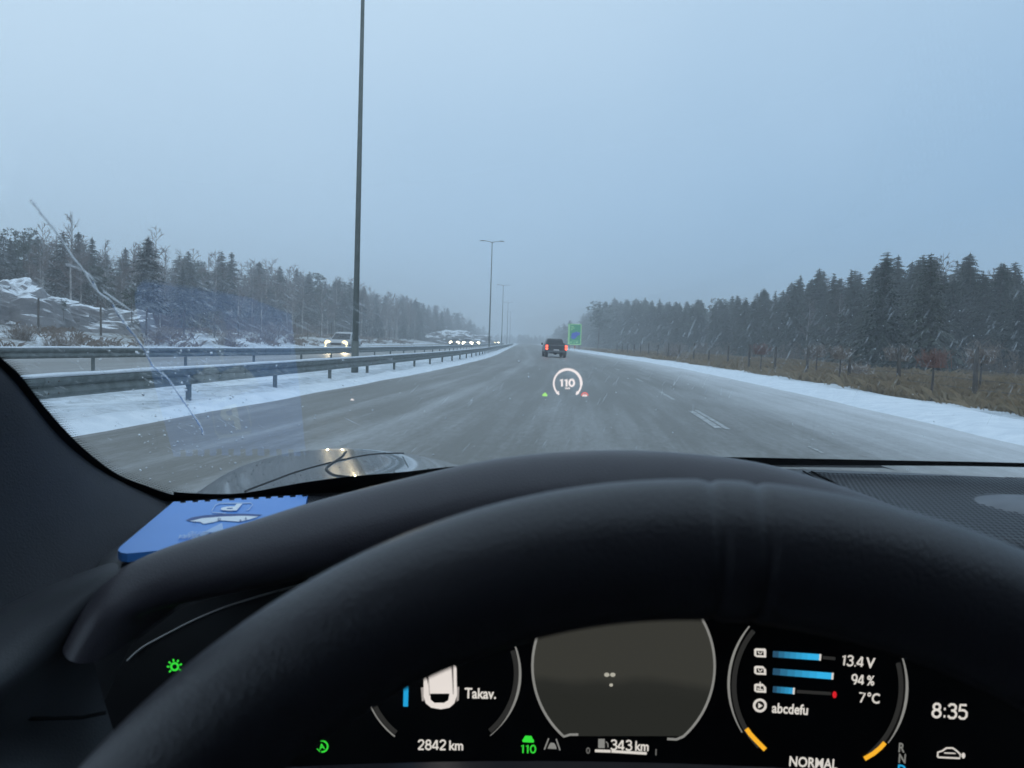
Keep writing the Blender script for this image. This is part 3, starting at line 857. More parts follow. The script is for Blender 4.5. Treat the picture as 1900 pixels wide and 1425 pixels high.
# distance, photo column of the car's middle
def carx(px, d): return ray(px, 640).x * d
oncoming_car(carx(627, 64), 66.3, radians(-4), M['carwhite'], 'pale car with four bright warm headlamps left of the nearest lamp pole', lr=.24)
for s_ in (-1, 1): lamp_light(carx(627, 64) + s_ * .72, 63.7, .74, radians(-4), 700)
oncoming_car(carx(843, 158), 160, 0, M['cargrey'], 'first oncoming car in the bright row, two leftmost lamps', group='oncoming cars in the bright row', fogs=False, headm='head2', lr=.31)
oncoming_car(carx(867.5, 151), 153, 0, M['carwhite'], 'middle oncoming car in the bright row, between two others', group='oncoming cars in the bright row', fogs=False, headm='head2', lr=.31)
oncoming_car(carx(881.5, 180), 182, 0, M['cargrey'], 'last oncoming car in the bright row, two rightmost lamps', group='oncoming cars in the bright row', fogs=False, headm='head2', lr=.33, suv=False)
oncoming_car(carx(914, 262), 264, 0, M['cargrey'], 'distant oncoming car with yellowish lamps right of the second lamp post', fogs=False, headm='head', lr=.32, suv=False)
oncoming_car(carx(921, 290), 292, 0, M['carwhite'], 'farthest oncoming car, pale lamps next to the third lamp post', fogs=False, headm='head2', lr=.32)

# black pickup ahead (rear faces -y in its own frame)
root = thing('pickup_truck', 'black pickup truck with lit red tail lamps driving ahead in our lane', 'pickup', (ray(1030.5, 650).x * 72, 74.6, 0), radians(2))
PU = root
g = MB(); secs = []
for yy, zb, zt, w_ in ((-2.6, .58, 1.12, .93), (-2.5, .50, 1.14, .97), (-1.2, .48, 1.14, .99), (0, .45, 1.14, .99), (1.7, .45, 1.14, .99), (2.5, .48, 1.05, .95), (2.75, .55, .9, .85)):
    secs.append([(-w_ * .94, yy, zb), (-w_, yy, zb + .12), (-w_, yy, zt - .14), (-w_ * .95, yy, zt), (w_ * .95, yy, zt), (w_, yy, zt - .14), (w_, yy, zb + .12), (w_ * .94, yy, zb)])
loft(g, secs); g.obj('body', M['carblack'], root)
g = MB(); secs = []
for f, yy0, yy1, w_ in ((1.12, -.75, 1.65, .90), (1.66, -.55, .95, .74), (1.76, -.40, .75, .66)):
    secs.append([(-w_, yy0, f), (w_, yy0, f), (w_, yy1, f), (-w_, yy1, f)])
loft(g, secs); g.obj('cab', M['carblack'], root)
MB().add([(-.74, -.745, 1.2), (.74, -.745, 1.2), (.64, -.60, 1.60), (-.64, -.60, 1.60)], [(0, 1, 2, 3)]).obj('rear_window', M['glassdark'], root)
tg = MB().box((0, -2.62, .88), (1.66, .05, .46)).obj('tailgate', M['carblack'], root)
MB().box((0, -2.655, 1.0), (.3, .03, .06)).obj('handle', M['trim'], tg)
MB().box((0, -2.70, .56), (1.84, .2, .16)).obj('bumper', M['cargrey'], root)
MB().box((0, -2.652, .70), (.52, .02, .12)).obj('number_plate', M['plate'], root)
MB().box((0, -1.65, .40), (1.3, .14, .12)).ball((0, -1.65, .40), (.2, .2, .18), 8, 6).obj('axle', M['tyre'], root)
MB().ball((0, -2.15, .48), (.36, .36, .13), 14, 6).obj('spare_wheel', M['tyre'], root)
for s_ in (-1, 1):
    a = MB().box((s_ * .90, -2.60, .93), (.24, .10, .46)).obj('tail_light', M['taildim'], root)
    MB().ball((s_ * .90, -2.65, 1.04), (.105, .03, .105), 12, 6).obj('bulb', M['tail'], a, smooth=True)
    MB().ball((s_ * .90, -2.65, .80), (.105, .03, .105), 12, 6).obj('bulb', M['tail'], a, smooth=True)
    MB().box((s_ * 1.09, 1.0, 1.22), (.18, .12, .2)).obj('mirror', M['carblack'], root)
    wheel(root, s_ * .86, -1.65, .40, .27); wheel(root, s_ * .86, 1.75, .40, .27)
    MB().box((s_ * .86, -2.15, .45), (.3, .02, .42)).obj('mud_flap', M['tyre'], root)
MB().box((0, -1.9, 1.32), (1.5, .05, .05)).box((-.72, -1.9, 1.22), (.05, .05, .2)).box((.72, -1.9, 1.22), (.05, .05, .2)).obj('load_bar', M['trim'], root)

# green direction sign and its legs
M['signgreen'] = pm('sign_green', (.01, .38, .14), (.02, .42, .16), 1.5, .4)
M['signblue'] = pm('sign_blue', (.02, .10, .62), (.04, .14, .68), 1.5, .4)
M['signpale'] = pm('sign_pale_green', (.50, .88, .36), (.42, .80, .34), 1.5, .4)
M['signwhite'] = pm('sign_white', (.75, .78, .74), (.65, .7, .66), 1.5, .4)
D = 160
sx_, _, szt = at(1067, 601, D); _, _, szb = at(1067, 640, D)
root = thing('direction_sign', 'tall green road sign with a blue shape right of the pickup', 'road sign', (sx_, D, 0))
W_ = 25 / FPX * D
MB().box((0, 0, (szt + szb) / 2), (W_, .08, szt - szb)).obj('sign_panel', M['signgreen'], root)
for s_ in (-1, 1): MB().tube([(s_ * W_ * .36, .08, -.2), (s_ * W_ * .36, .08, szt - .1)], .07, 8).obj('leg', M['galv'], root)
hh = szt - szb
def bar(u0, u1, v0, v1, m, yo, name='marking'): MB().box(((u0 + u1) / 2 * W_ - W_ / 2, -.04 - yo, szb + (v0 + v1) / 2 * hh), ((u1 - u0) * W_, .012, (v1 - v0) * hh)).obj(name, m, root)
bar(.0, .14, .02, .98, M['signpale'], .01, 'border'); bar(.93, 1.0, .02, .98, M['signpale'], .01, 'border')
bar(.14, .93, .0, .05, M['signpale'], .01, 'border'); bar(.14, .93, .96, 1.0, M['signpale'], .01, 'border')
g = MB(); P_ = [(.22, .34), (.30, .56), (.52, .60), (.60, .64), (.9, .60), (.9, .48), (.74, .46), (.6, .33), (.42, .26)]
g.add([((u - .5) * W_, -.062, szb + v * hh) for u, v in P_] + [((u - .5) * W_, -.041, szb + v * hh) for u, v in P_], [tuple(range(9))] + [(i, (i + 1) % 9, (i + 1) % 9 + 9, i + 9) for i in range(9)]).obj('blue_shape', M['signblue'], root)
for (a, b, c, d_) in ((.2, .42, .86, .9), (.2, .5, .78, .82), (.2, .34, .70, .74), (.2, .32, .10, .15), (.44, .52, .09, .14), (.62, .76, .10, .16), (.3, .8, .18, .20)):
    bar(a, b, c, d_, M['signpale'], .01)
M['orange'] = pm('faded_orange_reflector', (.42, .16, .10), (.5, .2, .14), 5, .5)
xx, _, _ = at(1066, 645, 120)
root = thing('marker_post', 'small reddish marker post in the snow below the green sign', 'marker post', (xx, 120, 0))
MB().tube([(0, 0, -.1), (0, 0, 1.0)], .05, 8).obj('post', M['signwhite'], root)
MB().box((0, -.06, .8), (.22, .03, .45)).obj('reflector', M['orange'], root)

# falling snow near the car and over the road
g = MB(); rnd = random.Random(3)
for k in range(800):
    y = 5 + 40 * rnd.random() ** .8; x = rnd.uniform(-.75, .75) * y; z = rnd.uniform(.1, 1.35 + y * .06)
    r = rnd.uniform(.003, .007) * (1 + y / 22)
    g.v += [(x - r, y, z), (x + r, y, z), (x, y - r, z + r * .3), (x, y + r, z - r * .2), (x - r * .5, y, z + r), (x + r * .4, y, z - r)]
    n0 = len(g.v) - 6; g.f += [(n0, n0 + 2, n0 + 4), (n0 + 2, n0 + 1, n0 + 4), (n0 + 1, n0 + 3, n0 + 4), (n0 + 3, n0, n0 + 4), (n0, n0 + 5, n0 + 2), (n0 + 2, n0 + 5, n0 + 1), (n0 + 1, n0 + 5, n0 + 3), (n0 + 3, n0 + 5, n0)]
g.obj('falling_snow', M['snow'], kind='stuff')


# ================================================================== the car we sit in
YA = radians(-4.1)
CAR = thing('car', 'dark car around the camera: bonnet, windscreen, dashboard, steering wheel and lit instruments', 'car', (0, 0, 0), YA)
RY = Matrix.Rotation(-YA, 3, 'Z')
EYE = Vector((0, 0, H))
def cray(px, py): return RY @ ray(px, py)
def pc(px, py, yc):
    d = cray(px, py); return EYE + d * (yc / d.y)
def pd(px, py, k): return pc(px, py, k)
def pz(px, py, z):
    d = cray(px, py); return EYE + d * ((z - H) / d.z)
def smooth_grid(name, rows, mat, parent, lev=2, thick=0.0, closed=False):
    g = MB().grid(rows, closed); o = g.obj(name, mat, parent, smooth=True)
    if lev: subsurf(o, lev)
    if thick:
        mm = o.modifiers.new('thickness', 'SOLIDIFY'); mm.thickness = thick; mm.offset = 0
    return o
def catmull(P, n):
    P = [Vector(p) for p in P]; out_ = []
    for i in range(len(P) - 1):
        a = P[max(i - 1, 0)]; b = P[i]; c = P[i + 1]; d = P[min(i + 2, len(P) - 1)]
        for k in range(n):
            t_ = k / n
            out_.append(.5 * ((2 * b) + (c - a) * t_ + (2 * a - 5 * b + 4 * c - d) * t_ ** 2 + (3 * b - a - 3 * c + d) * t_ ** 3))
    out_.append(P[-1]); return out_

def soft_plastic(name, col, rough, bump, sc, spec=.55):
    m, t, out = nodes(name)
    b = N(t, 'ShaderNodeBsdfPrincipled', Roughness=rough); b.inputs['Specular IOR Level'].default_value = spec
    co = t.nodes.new('ShaderNodeTexCoord')
    n = N(t, 'ShaderNodeTexNoise', Scale=14.0, Detail=5.0); L(t, co.outputs['Object'], n.inputs['Vector'])
    L(t, mixc(t, n.outputs['Fac'], tuple(x * .8 for x in col), tuple(x * 1.25 for x in col)), b.inputs['Base Color'])
    v = N(t, 'ShaderNodeTexVoronoi', Scale=sc); L(t, co.outputs['Object'], v.inputs['Vector'])
    bp = N(t, 'ShaderNodeBump', Strength=bump, Distance=.0006); L(t, v.outputs['Distance'], bp.inputs['Height']); L(t, bp.outputs[0], b.inputs['Normal'])
    r_ = N(t, 'ShaderNodeTexNoise', Scale=40.0, Detail=3.0); L(t, co.outputs['Object'], r_.inputs['Vector'])
    L(t, math_(t, 'ADD', math_(t, 'MULTIPLY', r_.outputs['Fac'], .12), rough - .06), b.inputs['Roughness'])
    L(t, b.outputs[0], out.inputs['Surface']); return m
M['leather'] = soft_plastic('black_leather', (.050, .045, .054), .40, .25, 900)
M['rimleather'] = soft_plastic('black_wheel_leather', (.028, .026, .032), .38, .3, 1100)
M['dashp'] = soft_plastic('black_dash_cover', (.058, .060, .066), .42, .25, 900)
M['pillar'] = soft_plastic('dark_pillar_fabric', (.045, .046, .052), .75, .6, 700, .25)
M['visor'] = pm('matt_black_visor', (.006, .006, .007), (.009, .009, .010), 30, .8, spec=.15)
M['pianoblack'] = pm('black_screen_glass', (.004, .004, .005), (.006, .006, .007), 30, .35, spec=.25)
M['frit'] = pm('black_glass_frit', (.006, .006, .007), (.010, .010, .011), 60, .5, spec=.3)
M['hole'] = pm('dark_grille_hole', (.02, .02, .023), (.028, .028, .032), 60, .8, spec=.1)
M['chrome'] = pm('satin_grey_trim', (.30, .30, .30), (.24, .24, .24), 40, .35, .8)
M['dome'] = pm('satin_speaker_metal', (.16, .165, .18), (.13, .135, .15), 40, .5, .3)
M['trimline'] = pm('brushed_trim_line', (.42, .41, .40), (.32, .32, .31), 40, .4, .3)
M['headliner'] = pm('headliner_fabric', (.06, .06, .062), (.045, .045, .047), 80, .9)
M['bonnet'] = pm('wet_dark_car_paint', (.05, .055, .06), (.062, .068, .075), 2, .24, .35, bump=.03, bscale=220, coat=.8)
M['bonmark'] = pm('dark_bonnet_mark', (.01, .01, .011), (.015, .015, .016), 30, .6)

# windscreen: sloping and bowed glass
WA = radians(30)
def ws_y(xc, z): return .90 - (z - 1.2) / tan(WA) - .36 * (xc - .41) ** 2
def ws_hit(px, py, off=0.0):
    d = cray(px, py); lo, hi = .02, 3.0
    for _ in range(46):
        mm = (lo + hi) / 2; p = EYE + d * mm
        if p.y > ws_y(p.x, p.z) - off: hi = mm
        else: lo = mm
    return EYE + d * lo
def glass_mat(name, refl):
    m, t, out = nodes(name)
    tr = N(t, 'ShaderNodeBsdfTransparent', Color=(.97, .985, .985, 1)); gl = N(t, 'ShaderNodeBsdfGlossy', Roughness=0.03)
    gl.inputs['Color'].default_value = (1, 1, 1, 1)
    mxx = t.nodes.new('ShaderNodeMixShader'); mxx.inputs[0].default_value = refl
    L(t, tr.outputs[0], mxx.inputs[1]); L(t, gl.outputs[0], mxx.inputs[2]); L(t, mxx.outputs[0], out.inputs['Surface']); return m
M['glass'] = glass_mat('windscreen_glass', .11)
M['glassout'] = glass_mat('windscreen_outer_glass', .01)
rows = []; rows2 = []
for i in range(25):
    z = 1.135 + (1.67 - 1.135) * i / 24
    xs = [-.50 + 1.82 * j / 36 for j in range(37)]
    rows.append([(a, ws_y(a, z), z) for a in xs]); rows2.append([(a, ws_y(a, z) + .006, z + .004) for a in xs])
WS = MB().grid(rows).obj('windscreen', M['glass'], CAR, smooth=True)
MB().grid(rows2).obj('outer_glass', M['glassout'], WS, smooth=True)

# black ceramic edge with its fading dots
E_OUT = [(-300, 300), (-180, 455), (-80, 568), (0, 655), (37, 688), (74, 736), (122, 791), (166, 835), (221, 876), (276, 898), (332, 913), (368, 916)]
E_IN = [(-330, 330), (-215, 480), (-110, 590), (0, 690), (37, 731), (74, 780), (110, 824), (158, 866), (203, 897), (258, 922), (313, 948), (360, 952)]
eo = catmull([(*p, 0) for p in E_OUT], 8); ei = catmull([(*p, 0) for p in E_IN], 8)
MB().grid([[ws_hit(a.x + (b.x - a.x) * f, a.y + (b.y - a.y) * f, .003) for a, b in zip(eo, ei)] for f in (.18, .4, .7, 1.0)]).obj('frit_band', M['frit'], WS, smooth=True)
g = MB(); walk = [eo[0]]
for a in eo[1:]:
    while (a - walk[-1]).length > 5.4: walk.append(walk[-1] + (a - walk[-1]).normalized() * 5.4)
for i in range(1, len(walk) - 1):
    tg_ = (walk[i + 1] - walk[i - 1]).normalized(); nx, ny = tg_.y, -tg_.x
    for q in range(6):
        o_ = -8 + q * 3.5; sh = 2.7 if q % 2 else 0
        p = ws_hit(walk[i].x + nx * o_ + tg_.x * sh, walk[i].y + ny * o_ + tg_.y * sh, .0035)
        r = (3.2 - .44 * q) / FPX * p.y; n0 = len(g.v)
        for h_ in range(6):
            th = h_ * pi / 3; g.v.append((p.x + r * cos(th), p.y - r * sin(th) * cos(WA), p.z + r * sin(th) * sin(WA)))
        g.f.append(tuple(range(n0, n0 + 6)))
g.obj('frit_dots', M['frit'], WS, kind='stuff')
low_up = [(322, 913), (437, 916), (552, 897), (639, 885), (755, 875), (836, 866), (960, 858), (1150, 852), (1321, 848), (1500, 851), (1700, 855), (1900, 859), (2400, 874)]
low_dn = [(322, 955), (437, 950), (567, 935), (677, 915), (761, 895), (836, 885), (960, 880), (1150, 870), (1321, 862), (1399, 863), (1660, 864), (1900, 867), (2400, 882)]
a_ = catmull([(*p, 0) for p in low_up], 5); b_ = catmull([(*p, 0) for p in low_dn], 5)
MB().grid([[ws_hit(a.x, a.y, .004) for a in a_], [ws_hit(a.x, a.y, .004) for a in b_]]).obj('frit_band', M['frit'], WS, smooth=True)

# water run, drops and melted streaks on the outside of the glass
M['water'] = None
m, t, out = nodes('water_on_glass')
gl = N(t, 'ShaderNodeBsdfGlass', Roughness=.02, IOR=1.33); L(t, gl.outputs[0], out.inputs['Surface']); M['water'] = m
m, t, out = nodes('melting_snow_streak')
df = N(t, 'ShaderNodeBsdfTranslucent'); df.inputs['Color'].default_value = (.9, .93, .96, 1)
tr = N(t, 'ShaderNodeBsdfTransparent'); co = t.nodes.new('ShaderNodeTexCoord'); n = N(t, 'ShaderNodeTexNoise', Scale=30.0); L(t, co.outputs['Object'], n.inputs['Vector'])
mxx = t.nodes.new('ShaderNodeMixShader'); L(t, math_(t, 'MULTIPLY', n.outputs['Fac'], .62), mxx.inputs[0]); L(t, tr.outputs[0], mxx.inputs[1]); L(t, df.outputs[0], mxx.inputs[2]); L(t, mxx.outputs[0], out.inputs['Surface'])
M['melt'] = m
run = [(56, 371), (62, 378), (80, 402), (105, 432), (128, 468), (150, 497), (168, 515), (181, 542), (203, 558), (225, 592), (236, 607), (262, 640), (283, 678), (312, 705), (334, 735), (345, 752), (362, 775), (372, 792), (376, 806)]
rp = catmull([(*p, 0) for p in run], 4)
rnd = random.Random(8)
MB().tube([ws_hit(p.x + rnd.uniform(-1.3, 1.3), p.y, -.007) for p in rp], [.0002 + .0005 * rnd.random() * min(1, i / 16) for i in range(len(rp))], 6).obj('water_run', M['water'], WS, smooth=True)
g = MB()
for run2 in (run, [(62, 378), (80, 402), (105, 432), (128, 468), (150, 497), (181, 542), (203, 558), (236, 607)], [(120, 490), (135, 494), (150, 500)], [(300, 690), (320, 716), (334, 738)], [(190, 540), (240, 575), (262, 590)]):
    q_ = catmull([(*p, 0) for p in run2], 5)
    g.tube([ws_hit(p.x + 1.5 + rnd.uniform(-.7, .7), p.y, -.0075) for p in q_], [rnd.uniform(.0003, .0008) for p in q_], 4)
g.obj('melt_line', M['melt'], WS)
g = MB()
for k in range(230):
    px, py = (rnd.uniform(250, 460), rnd.uniform(650, 900)) if k < 150 else (rnd.uniform(0, 1000), rnd.uniform(640, 860))
    r = rnd.choice((.0004, .0005, .0005, .0007, .0010 if k < 150 else .0006)); p = ws_hit(px, py, -.007); g.ball(p, (r, r, r), 6, 4)
g.obj('water_drops', M['water'], WS, kind='stuff')
g = MB()
def sk(px, py, dx, dy, wd):
    a = ws_hit(px, py, -.0072); b = ws_hit(px + dx, py + dy, -.0072); c_ = ws_hit(px + dx * .5 + rnd.uniform(-1, 1), py + dy * .5 + rnd.uniform(-1, 1), -.0072)
    g.tube([a, c_, b], [wd * .4, wd, wd * .3], 4)
for k in range(900):
    if k < 430: px, py = rnd.gauss(230, 170), rnd.gauss(600, 110)
    elif k < 600: px, py = rnd.gauss(520, 110), rnd.gauss(590, 60)
    else: px, py = rnd.uniform(1080, 1900), rnd.gauss(610, 60)
    if py > 850 or py < interp(SKYL if px < 990 else SKYR, px) + 12: continue
    l_ = (rnd.uniform(4, 20) if px < 990 else rnd.uniform(3, 15)) * (1 if rnd.random() < .85 else 2.0)
    if px < 800: sk(px, py, l_, l_ * rnd.uniform(.35, .65), rnd.uniform(.00012, .00028))
    else: sk(px, py, -l_ * .7, l_ * rnd.uniform(.7, 1.6), rnd.uniform(.00008, .00026))
for k in range(34):
    px, py = rnd.uniform(750, 1350), rnd.uniform(690, 840); l_ = rnd.uniform(4, 22); s_ = (px - 1052) / 300
    sk(px, py, l_ * (s_ * .5 - .5), l_ * .9, rnd.uniform(.00012, .0003))
g.obj('melt_streaks', M['melt'], WS, kind='stuff')

# bonnet with the bulge over the left headlamp
cols = [
 [(365, 930, .98), (362, 915, 1.05), (366, 912, 1.25), (372, 912, 1.27)],
]
top = [(335, 930, 1.2), (370, 909, 1.30), (400, 887, 1.42), (440, 864, 1.6), (500, 845, 1.85), (560, 834, 2.0), (620, 830, 2.08), (690, 832, 2.12), (760, 840, 2.15), (820, 854, 2.15), (870, 868, 2.15), (950, 876, 2.15), (1150, 872, 2.2), (1400, 870, 2.2), (1700, 880, 2.2), (2100, 905, 2.2)]
bot = [(350, 965, .93), (400, 965, .93), (450, 960, .93), (500, 950, .93), (560, 940, .93), (620, 930, .93), (680, 920, .93), (740, 910, .93), (800, 905, .93), (850, 900, .93), (900, 896, .93), (1000, 890, .93), (1150, 884, .93), (1400, 884, .93), (1700, 892, .93), (2100, 915, .93)]
rows = []
for f, bl in ((0, 0), (.12, .0), (.3, .0), (.5, 0), (.7, 0), (.86, 0), (.95, 0), (1.0, 0)):
    r = []
    for (x1, y1, d1), (x0, y0, d0) in zip(top, bot):
        e = f ** .8
        r.append(pc(x0 + (x1 - x0) * f, y0 + (y1 - y0) * (1 - (1 - f) ** 1.35), d0 + (d1 - d0) * e))
    rows.append(r)
last = rows[-1]
rows.append([p + Vector((-.012, .09, -.025)) for p in last])
rows.append([p + Vector((-.02, .16, -.12)) for p in last])
rows.append([p + Vector((-.02, .18, -.45)) for p in last])
BON = smooth_grid('bonnet', rows, M['bonnet'], CAR, 2)
# bvh of the smoothed bonnet for the lines that lie on it
dg = bpy.context.evaluated_depsgraph_get(); ev = BON.evaluated_get(dg); mev = ev.to_mesh()
bvh = BVHTree.FromPolygons([v.co.copy() for v in mev.vertices], [tuple(p.vertices) for p in mev.polygons]); ev.to_mesh_clear()
def onbon(px, py, up=.001):
    d = cray(px, py).normalized(); h_ = bvh.ray_cast(EYE, d)
    return None if h_[0] is None else h_[0] - d * up
def bonline(name, P, r, mat):
    q = [onbon(p.x, p.y) for p in catmull([(*p, 0) for p in P], 6)]; q = [p for p in q if p is not None]
    if len(q) > 2: MB().tube(q, r, 5).obj(name, mat, BON, smooth=True)
bonline('bonnet_line', [(455, 912), (466, 907), (508, 891), (552, 875), (619, 857), (683, 844), (741, 841), (784, 844), (828, 854), (850, 861)], .0022, M['bonmark'])  # long shut line of the bonnet
bonline('bonnet_line', [(642, 838), (631, 850), (610, 864), (606, 872), (619, 881), (648, 886)], .0030, M['bonmark'])  # short dark curve laid on the bonnet
g = MB(); rnd = random.Random(4)
for k in range(90):
    px = rnd.uniform(420, 830); py = rnd.uniform(838, 905); p = onbon(px, py, .0006)
    if p is None: continue
    r = rnd.uniform(.0006, .0018); g.ball(p, (r, r * 1.3, r * .6), 6, 3)
g.obj('water_drops', M['bonmark'], BON, kind='stuff')

# left pillar trim
E_TR = [(-330, 330), (-215, 480), (-110, 590), (0, 677), (37, 721), (74, 769), (110, 813), (158, 854), (203, 883), (258, 909), (313, 933), (352, 945)]
F_TR = [(-700, 480), (-620, 620), (-560, 760), (-460, 900), (-400, 980), (-330, 1080), (-220, 1190), (-100, 1220), (20, 1190), (110, 1140), (190, 1085), (262, 1030)]
F_D = [.26, .27, .29, .32, .34, .36, .38, .42, .45, .48, .52, .56]
rows = []
for f in (-.04, 0.0, .06, .2, .4, .6, .8, 1.0):
    r = []
    for (ex, ey), (fx, fy), fd in zip(E_TR, F_TR, F_D):
        e = ws_hit(ex, ey, .010 if f >= 0 else -.0005); q = pc(fx, fy, fd)
        if f < 0: p = e + Vector((.0, .002, -.001))
        else:
            p = e.lerp(q, f); bul = sin(pi * f ** .55) * .022
            p = p + (EYE - p).normalized() * bul
        r.append(p)
    rows.append(r)
smooth_grid('pillar_trim', rows, M['pillar'], CAR, 2)

# dashboard top, right of the hood and left corner
zt = 1.222
rows = []
def dash_front(xc): return interp([(-.52, .66), (-.35, .66), (-.335, .47), (-.2, .50), (-.1, .6), (.12, .66), (.22, .60), (.30, .56), (.36, .50), (.45, .42), (1.3, .40)], xc)
for fr in (0, .2, .4, .6, .8, 1.0):
    r = []
    for xc in [-.52, -.45, -.40, -.35, -.325, -.30, -.25, -.20, -.10, 0, .08, .14, .2, .26, .3, .35, .4, .45, .6, .8, 1.0, 1.2, 1.3]:
        y0_ = dash_front(xc); yc = y0_ + (.86 - y0_) * fr
        s_ = min(1, max(0, (xc + .22) / .30)); z = 1.189 + (zt - 1.189) * s_ * s_ * (3 - 2 * s_)
        yy = min(yc + (.10 if fr > .99 else 0), ws_y(xc, z) - .004)
        r.append((xc, yy, z))
    rows.append(r)
r0 = rows[0]
inr = lambda x_: -.36 < x_ < .46
rows.insert(0, [(p[0], p[1] if inr(p[0]) else p[1] - .03, p[2] - (.012 if inr(p[0]) else .05)) for p in r0]); rows.insert(0, [(p[0], .70 if inr(p[0]) else p[1] - .02, p[2] - (.03 if inr(p[0]) else .25)) for p in r0]); rows.insert(0, [(p[0], .72 if inr(p[0]) else p[1] - .02, p[2] - .45) for p in r0])
DASH = smooth_grid('dashboard', rows, M['dashp'], CAR, 1)
# perforated cover: many small dark holes
def dz(px, py): return pz(px, py, zt + .0012)
g = MB(); rnd = random.Random(2)
poly = [(1500, 875), (1640, 880), (1900, 886), (2250, 900), (2250, 1200), (1900, 1028), (1780, 985), (1640, 935)]
c0 = [dz(*p) for p in poly]
def inside(x, y, P):
    c = False; j = len(P) - 1
    for i in range(len(P)):
        if (P[i].y > y) != (P[j].y > y) and x < (P[j].x - P[i].x) * (y - P[i].y) / (P[j].y - P[i].y) + P[i].x: c = not c
        j = i
    return c
spk = dz(1925, 938)
xa, xb = min(p.x for p in c0), max(p.x for p in c0); ya, yb = min(p.y for p in c0), max(p.y for p in c0)
pit = .0046; j = 0; yy = ya
while yy < yb:
    xx = xa + (pit / 2 if j % 2 else 0)
    while xx < xb:
        if inside(xx, yy, c0) and ((xx - spk.x) / .047) ** 2 + ((yy - spk.y) / .052) ** 2 > 1:
            n0 = len(g.v)
            for h_ in range(6): g.v.append((xx + .0014 * cos(h_ * pi / 3), yy + .0034 * sin(h_ * pi / 3), zt + .0012))
            g.f.append(tuple(range(n0, n0 + 6)))
        xx += pit
    yy += pit * 2.0; j += 1
GR = link('speaker_cover', None, DASH)
g.obj('perforation', M['hole'], GR, kind='stuff')
MB().grid([[(p.x, p.y, zt + .0004 + k) for p in (c0 + [c0[0]])] for k in (0, .0004)]).obj('cover_edge', M['visor'], GR)
rows = [[(spk.x + .046 * f * cos(a), spk.y + .05 * f * sin(a), zt + .006 * (1 - f ** 3)) for a in [2 * pi * k / 32 for k in range(32)]] for f in (0.01, .3, .6, .8, .93, 1.0)]
MB().grid(rows, True).obj('speaker_dome', M['dome'], DASH, smooth=True)
def dline(name, P, r, mat, par=DASH): MB().tube([dz(*p) for p in P], r, 5).obj(name, mat, par, smooth=True)
dline('panel_gap', [(1490, 874), (1510, 885), (1536, 894)], .0008, M['visor'])
dline('panel_gap', [(1506, 875), (1535, 889), (1566, 906)], .0011, M['visor'])
# defroster slot
P = [(1400, 861.5), (1620, 861), (1664, 875), (1640, 870), (1425, 868)]
MB().add([dz(a, b) + Vector((0, 0, .001)) for a, b in P], [(0, 1, 2, 3, 4)]).obj('defroster_slot', M['visor'], DASH)
MB().tube([dz(1412, 864.4) + Vector((0, 0, .002)), dz(1622, 863.6) + Vector((0, 0, .002))], .0007, 5).obj('defroster_vane', M['chrome'], DASH)
MB().add([dz(*p) + Vector((0, 0, .0012)) for p in ((1830, 1006), (1900, 1018), (1990, 1062), (1900, 1034))], [(0, 1, 2, 3)]).obj('panel_gap', M['visor'], DASH)
# left end: little grille between disc and hood
g = MB()
for i in range(9):
    for j_ in range(5):
        p = pz(572 + i * 7 - j_ * 4, 925 + j_ * 3.2 - i * .5, 1.196); n0 = len(g.v)
        for h_ in range(6): g.v.append((p.x + .0011 * cos(h_ * pi / 3), p.y + .0016 * sin(h_ * pi / 3), p.z + .0005))
        g.f.append(tuple(range(n0, n0 + 6)))
g.obj('perforation', M['hole'], DASH, kind='stuff')

# dashboard shoulder at the left, beside the hood
rowsP = [
 [(-120, 1172, .45), (0, 1124, .47), (90, 1086, .48), (165, 1056, .485), (215, 1040, .49)],
 [(-120, 1180, .40), (0, 1134, .415), (90, 1096, .425), (165, 1066, .432), (222, 1050, .437)],
 [(-120, 1250, .375), (0, 1205, .395), (80, 1150, .41), (145, 1110, .42), (215, 1075, .43)],
 [(-120, 1345, .36), (0, 1290, .38), (70, 1225, .40), (125, 1165, .413), (185, 1105, .428)],
 [(-120, 1365, .368), (0, 1312, .392), (78, 1250, .412), (130, 1195, .422), (168, 1140, .432)],
 [(-120, 1385, .37), (0, 1335, .395), (85, 1310, .415), (138, 1245, .425), (165, 1190, .435)],
 [(-120, 1440, .38), (0, 1400, .41), (100, 1390, .43), (160, 1340, .44), (195, 1320, .45)],
 [(-120, 1600, .36), (0, 1600, .38), (100, 1600, .40), (200, 1600, .41), (300, 1600, .43)],
]
smooth_grid('dashboard_shoulder', [[pc(*p) for p in r] for r in rowsP], M['dashp'], CAR, 2)
q = [pc(a, b, c_) for a, b, c_ in ((-60, 1334, .404), (0, 1333, .409), (80, 1333, .412), (150, 1331, .420), (196, 1322, .43))]
MB().tube(q, .0012, 5).obj('seam', M['visor'], CAR, smooth=True)

# instrument hood: an arched padded lip
HS = [(120, 1190, .42), (165, 1095, .43), (222, 1046, .44), (300, 1012, .455), (400, 982, .465), (490, 954.743, .475), (560, 930.943, .48), (640, 909.886, .49), (720, 889.829, .495), (800, 870.771, .50), (880, 853, .50), (960, 840, .50), (1060, 832, .50), (1150, 830, .50), (1240, 833, .50), (1330, 841, .50), (1410, 852, .50), (1490, 872, .50), (1570, 897.514, .50), (1640, 924.314, .495), (1710, 952.114, .49), (1780, 979.914, .485), (1860, 1011.97, .475), (1940, 1050, .465), (2030, 1100, .45), (2100, 1170, .44)]
crest = [pc(*p) for p in HS]
NP = [(-.042, .12), (-.046, .07), (-.050, .025), (-.050, -.002), (-.044, -.021), (-.033, -.031), (-.017, -.026), (-.005, -.012), (0, .006), (-.010, .03), (-.030, .08), (-.058, .16), (-.085, .24), (-.11, .30)]
rows = []
